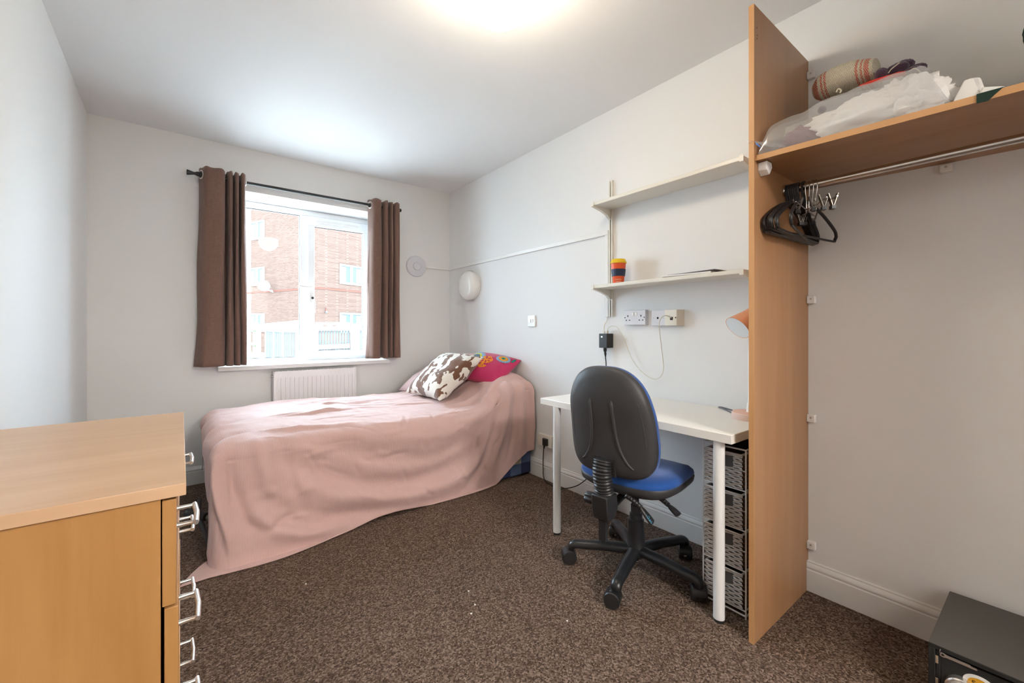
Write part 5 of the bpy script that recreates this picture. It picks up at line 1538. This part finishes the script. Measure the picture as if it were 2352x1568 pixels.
    for k in range(60):   # fine streaks on the top
        a = rnd.uniform(0.10, 1.45); b = rnd.uniform(-0.04, 1.0); l_ = rnd.uniform(0.06, 0.26); sl2 = rnd.uniform(-0.45, 0.15)
        ridge([(a, b), (a + l_ * 0.5, b + sl2 * l_ * 0.5 + rnd.uniform(-0.008, 0.008)), (a + l_, b + sl2 * l_)], rnd.choice((1, -1)) * rnd.uniform(0.0015, 0.004), rnd.uniform(0.006, 0.011))
    for k in range(34):   # small creases on the hanging side
        a = rnd.uniform(0.10, 1.7); b = rnd.uniform(-0.50, -0.08); l_ = rnd.uniform(0.06, 0.2); an = rnd.uniform(-1.3, 0.5)
        ridge([(a, b), (a + l_ * 0.5 * math.cos(an), b + l_ * 0.5 * math.sin(an) + rnd.uniform(-0.01, 0.01)), (a + l_ * math.cos(an), b + l_ * math.sin(an))], rnd.choice((1, -1)) * rnd.uniform(0.002, 0.005), rnd.uniform(0.010, 0.02))
    for k in range(12):   # creases on the turned edge
        a = rnd.uniform(0.9, 1.6)
        ridge([(a, 0.06), (a - 0.02, 0.0), (a - 0.05, -0.09)], rnd.uniform(-0.004, 0.006), 0.012)
    ridge([(0.10, 0.10), (0.02, 0.03), (-0.06, -0.04)], 0.010, 0.03)
    for k in range(7):
        b = 0.1 + k * 0.14
        ridge([(0.12, b + 0.03), (0.0, b), (-0.12, b - 0.02), (-0.28, b - 0.03)], 0.012 * (1 if k % 2 else -1), 0.035)
    # small unevenness
    nz = np.zeros_like(X)
    fl_idx = np.ndindex(X.shape)
    for i, j in fl_idx:
        v = Vector((ps[i, j] * 3.2, qs[i, j] * 3.2, 0.3))
        nz[i, j] = 0.008 * mnoise.noise(v) + 0.0045 * mnoise.noise(v * 3.1) + 0.0020 * mnoise.noise(v * 8.0)
    disp = disp + nz
    floor_fade = smooth01(0.0, 0.06, Z)
    P = P0 + nr * (disp * (0.25 + 0.75 * floor_fade))[..., None]
    hang = (dq > La)
    wc = np.where(SP >= 0, 1.0, wgt ** 3)
    yc_ = 2.436 - 0.008 * np.log1p(np.exp(np.clip((2.436 - P[..., 1]) / 0.008, -40, 40)))
    P[..., 1] = np.where(hang, P[..., 1] + (yc_ - P[..., 1]) * wc, P[..., 1])
    P[..., 2] = np.maximum(P[..., 2], 0.005)
    P[..., 0] = np.minimum(P[..., 0], XR - 0.012)
    mb = MB().grid([[Vector(P[i, j]) for j in range(P.shape[1])] for i in range(P.shape[0])])
    mb.uv = np.stack([ps, qs], -1).reshape(-1, 2)
    return mb
cov = obj('bed_cover', build_cover(), M['duvet'], smooth=180)
so = cov.modifiers.new('thickness', 'SOLIDIFY'); so.thickness = 0.005; so.offset = 0
tag(cov, 'dusty pink striped cotton cover draped over the bed to the floor', 'bedspread')

# tubular frame poking out under the foot of the bed
ff = thing('folding_frame', 'taupe tube with black joint standing under the foot of the bed', 'bed frame', (0.052, 2.735, 0))
obj('joint', MB().cyl((-0.06, 0.06, 0.135), (0.02, -0.02, 0.120), 0.021, n=16).sphere((-0.02, 0.02, 0.128), 0.026, 10), M['black_plastic'], ff, smooth=50)
obj('tube', MB().cyl((-0.01, 0.01, 0.125), (0.10, -0.06, 0.085), 0.014, n=14), M['taupe_steel'], ff, smooth=50)
obj('leg', MB().cyl((-0.012, 0.012, 0.12), (0.030, -0.14, 0.012), 0.011, n=14), M['rubber'], ff, smooth=50)
obj('upright', MB().cyl((-0.012, 0.03, 0.13), (-0.006, 0.05, 0.20), 0.010, n=14), M['rubber'], ff, smooth=50)
obj('foot', MB().cyl((0.030, -0.14, 0.0), (0.030, -0.14, 0.014), 0.014, n=14), M['black_plastic'], ff, smooth=50)

# ------------------------------------------------------------------ pillows and cushions
def pillow_surf(a, b, t, seed, pinch=0.10, wr_=0.012, ex=3.0):
    def f(u, v, s):
        x = a * u * (1 - pinch * (1 - abs(v) ** 2.0) * abs(u) ** 3)
        y = b * v * (1 - pinch * (1 - abs(u) ** 2.0) * abs(v) ** 3)
        k = max(0.0, (1 - abs(u) ** ex) * (1 - abs(v) ** ex)) ** 0.55
        n = mnoise.noise(V(u * 2.3 + seed, v * 2.3, s * 3.0)) + 0.5 * mnoise.noise(V(u * 5 + seed, v * 5, s * 2.0))
        return V(x, y, s * (t * k) + wr_ * n * (k + 0.25))
    return f
def pillow_mesh(f, n=40):
    mb = MB()
    g = [-1 + 2 * i / n for i in range(n + 1)]
    g = [math.sin(q * PI / 2) * 0.6 + q * 0.4 for q in g]
    top = [[f(u, v, 1) for v in g] for u in g]
    bot = [[f(u, v, -1) for v in g] for u in g]
    for i in range(n + 1):
        for j in range(n + 1):
            if i in (0, n) or j in (0, n):
                m_ = (top[i][j] + bot[i][j]) / 2; top[i][j] = m_; bot[i][j] = m_.copy()
    mb.grid(top)
    k0 = len(mb.v)
    mb.grid([r_[::-1] for r_ in bot])
    return mb
def frame_rot(nz_, xdir):
    z = Vector(nz_).normalized(); x = Vector(xdir); x = (x - z * x.dot(z)).normalized(); y = z.cross(x)
    return Matrix((x, y, z)).transposed()
# far pink pillow
R_ = frame_rot((-0.45, 0.03, 0.89), (0.9, 0.05, 0.4))
pf = pillow_surf(0.31, 0.31, 0.095, 1.7, 0.06, 0.010)
po = obj('pillow', pillow_mesh(pf), M['pillow'], loc=(1.755, 3.265, 0.712), rot=R_.to_euler(), smooth=80)
tag(po, 'dusty pink pillow propped in the far corner of the bed', 'pillow')
# cow print cushion
R_ = frame_rot((-0.60, -0.06, 0.80), (0.80, 0.06, 0.60))
pf = pillow_surf(0.245, 0.245, 0.095, 4.2, 0.12, 0.012)
co = obj('cow_cushion', pillow_mesh(pf, 56), M['cow'], loc=(1.575, 2.925, 0.742), rot=R_.to_euler(), smooth=80)
tag(co, 'brown and white cow print plush cushion on the bed', 'cushion')
# magenta embroidered cushion
R_ = frame_rot((-0.46, -0.22, 0.86), (0.02, -1.0, 0.34))
mf = pillow_surf(0.225, 0.170, 0.078, 8.4, 0.05, 0.004, 2.4)
mo = obj('embroidered_cushion', pillow_mesh(mf, 44), M['magenta'], loc=(1.880, 2.775, 0.790), rot=R_.to_euler(), smooth=80)
tag(mo, 'magenta cushion with colourful embroidery against the wall', 'cushion')
def on(u, v, lift=0.002):
    p = mf(u, v, 1); p.z += lift
    return p
def stitch(mb, uvs, r=0.0035, closed=False):
    mb.tube([on(*q) for q in uvs], r, 6, closed=closed)
def ring(mb, cu, cv, ru, rv, r, wavy=0, amp=0.0, n=48):
    stitch(mb, [(cu + (ru * (1 + amp * math.cos(wavy * 2 * PI * k / n))) * math.cos(2 * PI * k / n), cv + (rv * (1 + amp * math.cos(wavy * 2 * PI * k / n))) * math.sin(2 * PI * k / n)) for k in range(n)], r, True)
# orange sprig
mb = MB()
rnd = random.Random(4)
def branch(u, v, a, l_, depth):
    u2, v2 = u + math.cos(a) * l_, v + math.sin(a) * l_
    stitch(mb, [(u, v), ((u + u2) / 2 + 0.01, (v + v2) / 2), (u2, v2)], 0.0042 if depth else 0.005)
    if depth < 2:
        for s in (-1, 0, 1):
            branch(u2, v2, a + s * 0.75, l_ * 0.62, depth + 1)
    else:
        for s in (-1, 1): stitch(mb, [(u2, v2), (u2 + 0.035 * math.cos(a + s), v2 + 0.035 * math.sin(a + s))], 0.004)
for a in (0.2, 1.3, 2.4, 3.5, 4.6, 5.6): branch(0.05, 0.03, a, 0.16, 1)
branch(0.05, -0.05, -1.5, 0.22, 0)
obj('embroidered_sprig', mb, M['thread_orange'], mo, smooth=60)
mb = MB()
for rq in (0.30, 0.26, 0.22): ring(mb, -0.62, 0.05, rq, rq * 1.1, 0.006)
obj('embroidered_ring', mb, M['thread_slate'], mo, smooth=60)
mb = MB(); ring(mb, -0.62, 0.05, 0.37, 0.40, 0.0075); ring(mb, -0.62, 0.05, 0.40, 0.43, 0.005)
obj('embroidered_ring', mb, M['thread_yellow'], mo, smooth=60)
mb = MB()
for rq, am in ((0.46, 0.03), (0.50, 0.05), (0.55, 0.07)): ring(mb, -0.62, 0.05, rq * 0.9, rq, 0.0055, 14, am, 84)
for rq in (0.20, 0.235): ring(mb, 0.60, 0.42, rq, rq * 1.0, 0.0055, 16, 0.06, 80)
obj('embroidered_scallop', mb, M['thread_blue'], mo, smooth=60)
mb = MB(); ring(mb, 0.60, 0.42, 0.15, 0.15, 0.006, 9, 0.12, 60); ring(mb, 0.60, 0.42, 0.10, 0.10, 0.006)
obj('embroidered_flower', mb, M['thread_orange'], mo, smooth=60)
mb = MB(); ring(mb, 0.60, 0.42, 0.05, 0.05, 0.006)
for k in range(5):
    stitch(mb, [(0.88, 0.60 + 0.05 * k - 0.1), (0.93, 0.66 + 0.05 * k - 0.12), (0.90, 0.70 + 0.05 * k - 0.12)], 0.005)
obj('embroidered_leaf', mb, M['thread_green'], mo, smooth=60)

# ------------------------------------------------------------------ office chair
CA = math.radians(8.0)
CC = V(1.614, 1.175, 0)
chair = thing('office_chair', 'blue and black office chair on castors pushed up to the desk', 'chair', CC, CA)
# base: arms every 72 degrees
hub = MB().lathe([(0.030, 0.072), (0.046, 0.078), (0.047, 0.10), (0.040, 0.115), (0.037, 0.19), (0.036, 0.235), (0.028, 0.240), (0.028, 0.262), (0.0225, 0.265), (0.0225, 0.300)], 28)
obj('gas_lift_sleeve', hub, M['black_gloss'], chair, smooth=35)
obj('gas_lift', MB().cyl((0, 0, 0.28), (0, 0, 0.400), 0.0140, n=20), M['black_plastic'], chair, smooth=40)
obj('hub_bottom', MB().cyl((0, 0, 0.050), (0, 0, 0.085), 0.012, 0.030, 16), M['black_plastic'], chair, smooth=40)
def arm_mesh():
    pts = spline([(0.015, 0, 0.098), (0.06, 0, 0.098), (0.14, 0, 0.098), (0.22, 0, 0.092), (0.270, 0, 0.090), (0.290, 0, 0.080), (0.292, 0, 0.066)], 5)
    rs = [0.030 - 0.009 * i / (len(pts) - 1) for i in range(len(pts))]
    return MB().tube(pts, rs, 14, flat=0.80, up=(0, 0, 1))
def castor_parts(parent):
    """twin-wheel castor with its stem at the local origin"""
    hood = MB()
    P = []
    for i in range(17):
        a = PI * i / 16
        P.append([V(0.010 + 0.0275 * math.cos(a), y, 0.0265 + 0.0275 * math.sin(a)) for y in (-0.019, -0.012, 0.012, 0.019)])
    hood.grid(P)
    hood.cyl((0, 0, 0.045), (0, 0, 0.066), 0.009, n=14)
    obj('hood', hood, M['black_gloss'], parent, smooth=50)
    for s in (-1, 1):
        y0, y1 = s * 0.006, s * 0.0235
        wm = MB().lathe([(0.010, 0.0), (0.025, 0.0005), (0.0265, 0.004), (0.0265, 0.014), (0.024, 0.0175), (0.001, 0.0185)], 28,
                        Matrix.Translation((0.010, y0, 0.0265)) @ Matrix.Rotation(-s * PI / 2, 4, 'X'))
        obj('wheel', wm, M['black_plastic'], parent, smooth=40)
for k in range(5):
    a = math.radians(57.0 + 72 * k) - CA
    ao = obj('base_arm', arm_mesh(), M['black_gloss'], chair, smooth=60)
    ao.rotation_euler = (0, 0, a)
    ce = bpy.data.objects.new('castor', None); ce.empty_display_size = 0.02; link(ce, chair)
    ce.location = (0.292 * math.cos(a), 0.292 * math.sin(a), 0)
    ce.rotation_euler = (0, 0, (0.4, 2.4, 1.9, 0.5, 3.6)[k])
    ce.scale = (1.25, 1.25, 1.25)
    castor_parts(ce)

def rounded(hw, hh, ex, n=72):
    out = []
    for k in range(n):
        a = 2 * PI * k / n
        c, s = math.cos(a), math.sin(a)
        out.append((math.copysign(abs(c) ** (2 / ex), c) * hw, math.copysign(abs(s) ** (2 / ex), s) * hh))
    return out
def dome(outline, prof, place):
    """rings of the outline scaled by s at depth d: prof = (s, d)"""
    mb = MB()
    n = len(outline)
    for s, d in prof:
        mb.v += [tuple(place(a * s, b * s, d)) for a, b in outline]
    for i in range(len(prof) - 1):
        for k in range(n):
            l_ = (k + 1) % n
            mb.f.append((i*n+k, i*n+l_, (i+1)*n+l_, (i+1)*n+k))
    mb.f.append(tuple(range(n - 1, -1, -1))); mb.f.append(tuple((len(prof) - 1) * n + k for k in range(n)))
    return mb
# seat: local +x is forward
def seat_outline():
    o_ = []
    for a, b in rounded(0.222, 0.222, 3.4):
        o_.append((a, b * (1 - 0.06 * (a / 0.222)) ))
    return o_
SO = seat_outline()
def seat_place(a, b, d):
    fall = -0.030 * max(0, (a - 0.08) / 0.14) ** 2
    dish = 0.010 * (b / 0.23) ** 2
    return V(a + 0.025, b, 0.430 + d + fall + dish)
obj('seat_shell', dome(SO, [(0.55, -0.040), (0.86, -0.030), (0.985, -0.010), (1.0, 0.010), (0.985, 0.018)], seat_place), M['black_shell'], chair, loc=(0.0, 0, 0), smooth=50)
obj('seat_cushion', dome(SO, [(0.975, 0.012), (0.995, 0.022), (0.975, 0.036), (0.90, 0.049), (0.70, 0.056), (0.40, 0.056), (0.01, 0.055)], seat_place), M['blue_fabric'], chair, smooth=60)
# backrest: outline in (w, h); tilted slightly back
BH0, BHH = 0.720, 0.228
def back_outline():
    o_ = []
    up_, dn_ = rounded(0.196, BHH, 2.7), rounded(0.196, BHH, 4.6)
    for (a, b), (a2, b2) in zip(up_, dn_):
        if b >= 0: o_.append((a * (1.0 - 0.12 * (b / BHH) ** 1.3), b))
        else: o_.append((a2 * (1.0 + 0.02 * math.sin(-b2 / BHH * PI)), b2))
    return o_
BO = back_outline()
def back_place(a, b, d):
    x = -0.238 - 0.045 * (b + 0.1) / 0.3 * 0.6 + 0.050 * (a / 0.196) ** 2 * 0.55 + 0.018 * math.cos(min(1, abs((b + 0.10) / 0.18)) * PI / 2)
    return V(x - d, a, BH0 + b)
sh = obj('back_shell', dome(BO, [(0.995, -0.004), (1.0, 0.008), (0.985, 0.020), (0.94, 0.030), (0.80, 0.038), (0.55, 0.043), (0.25, 0.045), (0.01, 0.045)], back_place), M['black_shell'], chair, smooth=50)
obj('back_cushion', dome(BO, [(0.985, 0.002), (1.0, -0.008), (0.995, -0.022), (0.95, -0.036), (0.80, -0.046), (0.5, -0.050), (0.01, -0.050)], back_place), M['blue_fabric'], chair, smooth=60)
for s in (-1, 1):
    pts = [back_place(s * 0.050, 0.095, 0.0428), back_place(s * 0.052, 0.02, 0.0440), back_place(s * 0.058, -0.06, 0.0442), back_place(s * 0.072, -0.115, 0.0425), back_place(s * 0.098, -0.160, 0.0372), back_place(s * 0.122, -0.180, 0.0325)]
    obj('moulded_ridge', MB().tube(spline(pts, 6), [0.0005] + [0.0065] * 29 + [0.0008], 8), M['black_shell'], sh, smooth=60)
    pts = [back_place(s * 0.150, 0.10, 0.034), back_place(s * 0.163, 0.0, 0.0335), back_place(s * 0.166, -0.09, 0.0325), back_place(s * 0.160, -0.16, 0.028)]
    obj('moulded_ridge', MB().tube(spline(pts, 6), [0.0003] + [0.0040] * 17 + [0.0003], 8), M['black_shell'], sh, smooth=60)
pn_ = MB()
def recess_pt(a, b, d): return back_place(a, b, d)
q0 = [recess_pt(-0.044, -0.222, 0.040), recess_pt(0.050, -0.222, 0.040), recess_pt(0.050, -0.150, 0.0462), recess_pt(-0.044, -0.150, 0.0462)]
q1 = [recess_pt(-0.044, -0.222, 0.020), recess_pt(0.050, -0.222, 0.020), recess_pt(0.050, -0.150, 0.020), recess_pt(-0.044, -0.150, 0.020)]
pn_.add(q0 + q1, [(0, 1, 2, 3), (7, 6, 5, 4), (0, 4, 5, 1), (1, 5, 6, 2), (2, 6, 7, 3), (3, 7, 4, 0)])
obj('mount_recess', pn_, M['dark_hole'], sh)
# bellows sleeve over the back bar
pts = spline([(-0.268, 0.004, 0.565), (-0.276, 0.004, 0.52), (-0.272, 0.002, 0.47), (-0.262, 0.0, 0.425)], 18)
rs = []
for i in range(len(pts)):
    ph = i / (len(pts) - 1) * 12
    rs.append(0.034 + 0.0075 * abs(math.sin(ph * PI)))
obj('bellows', MB().tube(pts, rs, 22, up=(1, 0, 0), flat=0.85), M['black_plastic'], chair, smooth=70)
obj('bracket_box', MB().prism([(-0.305, 0.425), (-0.225, 0.425), (-0.215, 0.36), (-0.245, 0.325), (-0.290, 0.325), (-0.300, 0.36)], -0.036, 0.038, 'y'), M['black_plastic'], chair, bevel=0.005)
obj('spine_bar', MB().box(-0.282, -0.262, -0.016, 0.016, 0.235, 0.36).tube(spline([(-0.270, 0, 0.36), (-0.24, 0, 0.345), (-0.12, 0, 0.375), (0, 0, 0.385)], 5), 0.016, 10), M['black_plastic'], chair, smooth=40)
obj('mechanism', MB().box(-0.10, 0.08, -0.07, 0.07, 0.372, 0.402), M['black_plastic'], chair, bevel=0.006)
kn = MB()
kpf = []
for k in range(36):
    a = 2 * PI * k / 36
    kpf.append((0.024 + 0.0025 * math.cos(a * 8)))
P = []
for y, sc2 in ((0.046, 0.6), (0.048, 0.95), (0.055, 1.0), (0.082, 0.98), (0.088, 0.85), (0.089, 0.01)):
    P.append([V(-0.262 + kpf[k % 36] * sc2 * math.cos(2 * PI * k / 36), y, 0.388 + kpf[k % 36] * sc2 * math.sin(2 * PI * k / 36)) for k in range(37)])
kn.grid(P)
obj('tension_knob', kn, M['black_plastic'], chair, smooth=40)
obj('knob_shaft', MB().cyl((-0.262, 0.03, 0.388), (-0.262, 0.055, 0.388), 0.009, n=12), M['black_plastic'], chair)
invC = (Matrix.Translation(CC) @ Matrix.Rotation(CA, 4, 'Z')).inverted()
def lever(p0, p1, p2, label_mark):
    a, b, c = [invC @ V(*p) for p in (p0, p1, p2)]
    pts = spline([a, (a + b) / 2 + V(0, 0, 0.004), b], 16)
    rs = [0.0085 + 0.0022 * abs(math.sin(i * 1.25)) for i in range(len(pts))]
    o_ = obj('lever_arm', MB().tube(pts, rs, 12), M['black_plastic'], chair, smooth=60)
    pd = spline([b, b + (c - b) * 0.3, b + (c - b) * 0.7, c], 5)
    rr2 = [0.010 + 0.009 * math.sin(min(1.0, (i / (len(pd) - 1)) * 1.05) * PI * 0.62) for i in range(len(pd))]
    rr2[-1] = 0.006
    po_ = obj('lever_paddle', MB().tube(pd, rr2, 16, flat=0.55, up=(0, -0.6, 0.8)), M['black_plastic'], o_, smooth=60)
    return po_, b, c
po_, b_, c_ = lever((1.425, 1.09, 0.415), (1.455, 1.035, 0.375), (1.478, 0.995, 0.318), True)
# cyan maker's mark: a hooked squiggle like the one on the paddle
camv = (invC @ V(0, 0, H)) - (b_ + c_) / 2
zdir = camv.normalized(); ydir = (c_ - b_).normalized(); xdir = ydir.cross(zdir).normalized(); zdir = xdir.cross(ydir)
def mk(a, b): return b_ + (c_ - b_) * b + xdir * a + zdir * 0.0165
mm_ = MB()
for ps_ in ([(-0.002, 0.38), (0.002, 0.40)], [(-0.004, 0.50), (-0.006, 0.56), (-0.001, 0.62), (0.004, 0.60), (0.004, 0.54), (-0.001, 0.49)], [(0.002, 0.63), (0.004, 0.70), (-0.002, 0.74)], [(0.004, 0.70), (0.003, 0.80)], [(-0.003, 0.84), (0.002, 0.82), (0.005, 0.87), (0.001, 0.90)]):
    mm_.tube([mk(*q) for q in ps_], 0.0011, 6)
obj('maker_mark', mm_, M['logo_cyan'], po_)
lever((1.575, 1.055, 0.392), (1.572, 0.985, 0.372), (1.568, 0.935, 0.348), False)

# ------------------------------------------------------------------ ceiling lamps
def globe_lamp(label, x, y, r, mat, drop=0.0):
    t = thing('ceiling_lamp', label, 'lamp', (x, y, ZC))
    obj('shield_gallery', MB().lathe([(r * 0.60, 0.0), (r * 0.62, -0.010 - drop), (r * 0.88, -r * 0.30 - drop), (r * 1.01, -r * 0.62 - drop), (r * 1.03, -r * 0.66 - drop), (r * 0.99, -r * 0.66 - drop), (r * 0.84, -r * 0.30 - drop)], 48), M['plastic_white'], t, smooth=40)  # unseen fitting widened into a cup to keep light off the ceiling
    pf_ = []
    for k in range(25):
        a = math.radians(40 + (180 - 40) * k / 24)
        pf_.append((max(0.001, r * math.sin(a)), -r - 0.002 - drop + r * math.cos(a)))
    obj('globe', MB().lathe(pf_, 48), mat, t, smooth=60)
globe_lamp('lit opal globe lamp on the bedroom ceiling', 0.897, 1.240, 0.125, M['dome'])
globe_lamp('lit opal globe lamp in the hallway beyond the doorway', 0.85, YF - 0.80, 0.24, M['hall_dome'], 0.02)

# ------------------------------------------------------------------ crumbs on the carpet
rnd = random.Random(9)
for (x, y) in ((0.905, 1.42), (0.865, 1.385), (0.40, 1.98), (1.13, 1.13), (0.93, 1.51)):
    mb = MB()
    a0 = rnd.uniform(0, 6)
    pts = [(0.0045 * (0.6 + 0.5 * rnd.random()) * math.cos(a0 + k * 1.05), 0.0045 * (0.6 + 0.5 * rnd.random()) * math.sin(a0 + k * 1.05)) for k in range(6)]
    mb.prism(pts, 0.0, 0.0016, 'z')
    tag(obj('paper_scrap', mb, M['paper'], loc=(x, y, 0.0)), 'tiny white paper crumb on the brown carpet', 'paper', 'paper crumbs on the carpet')
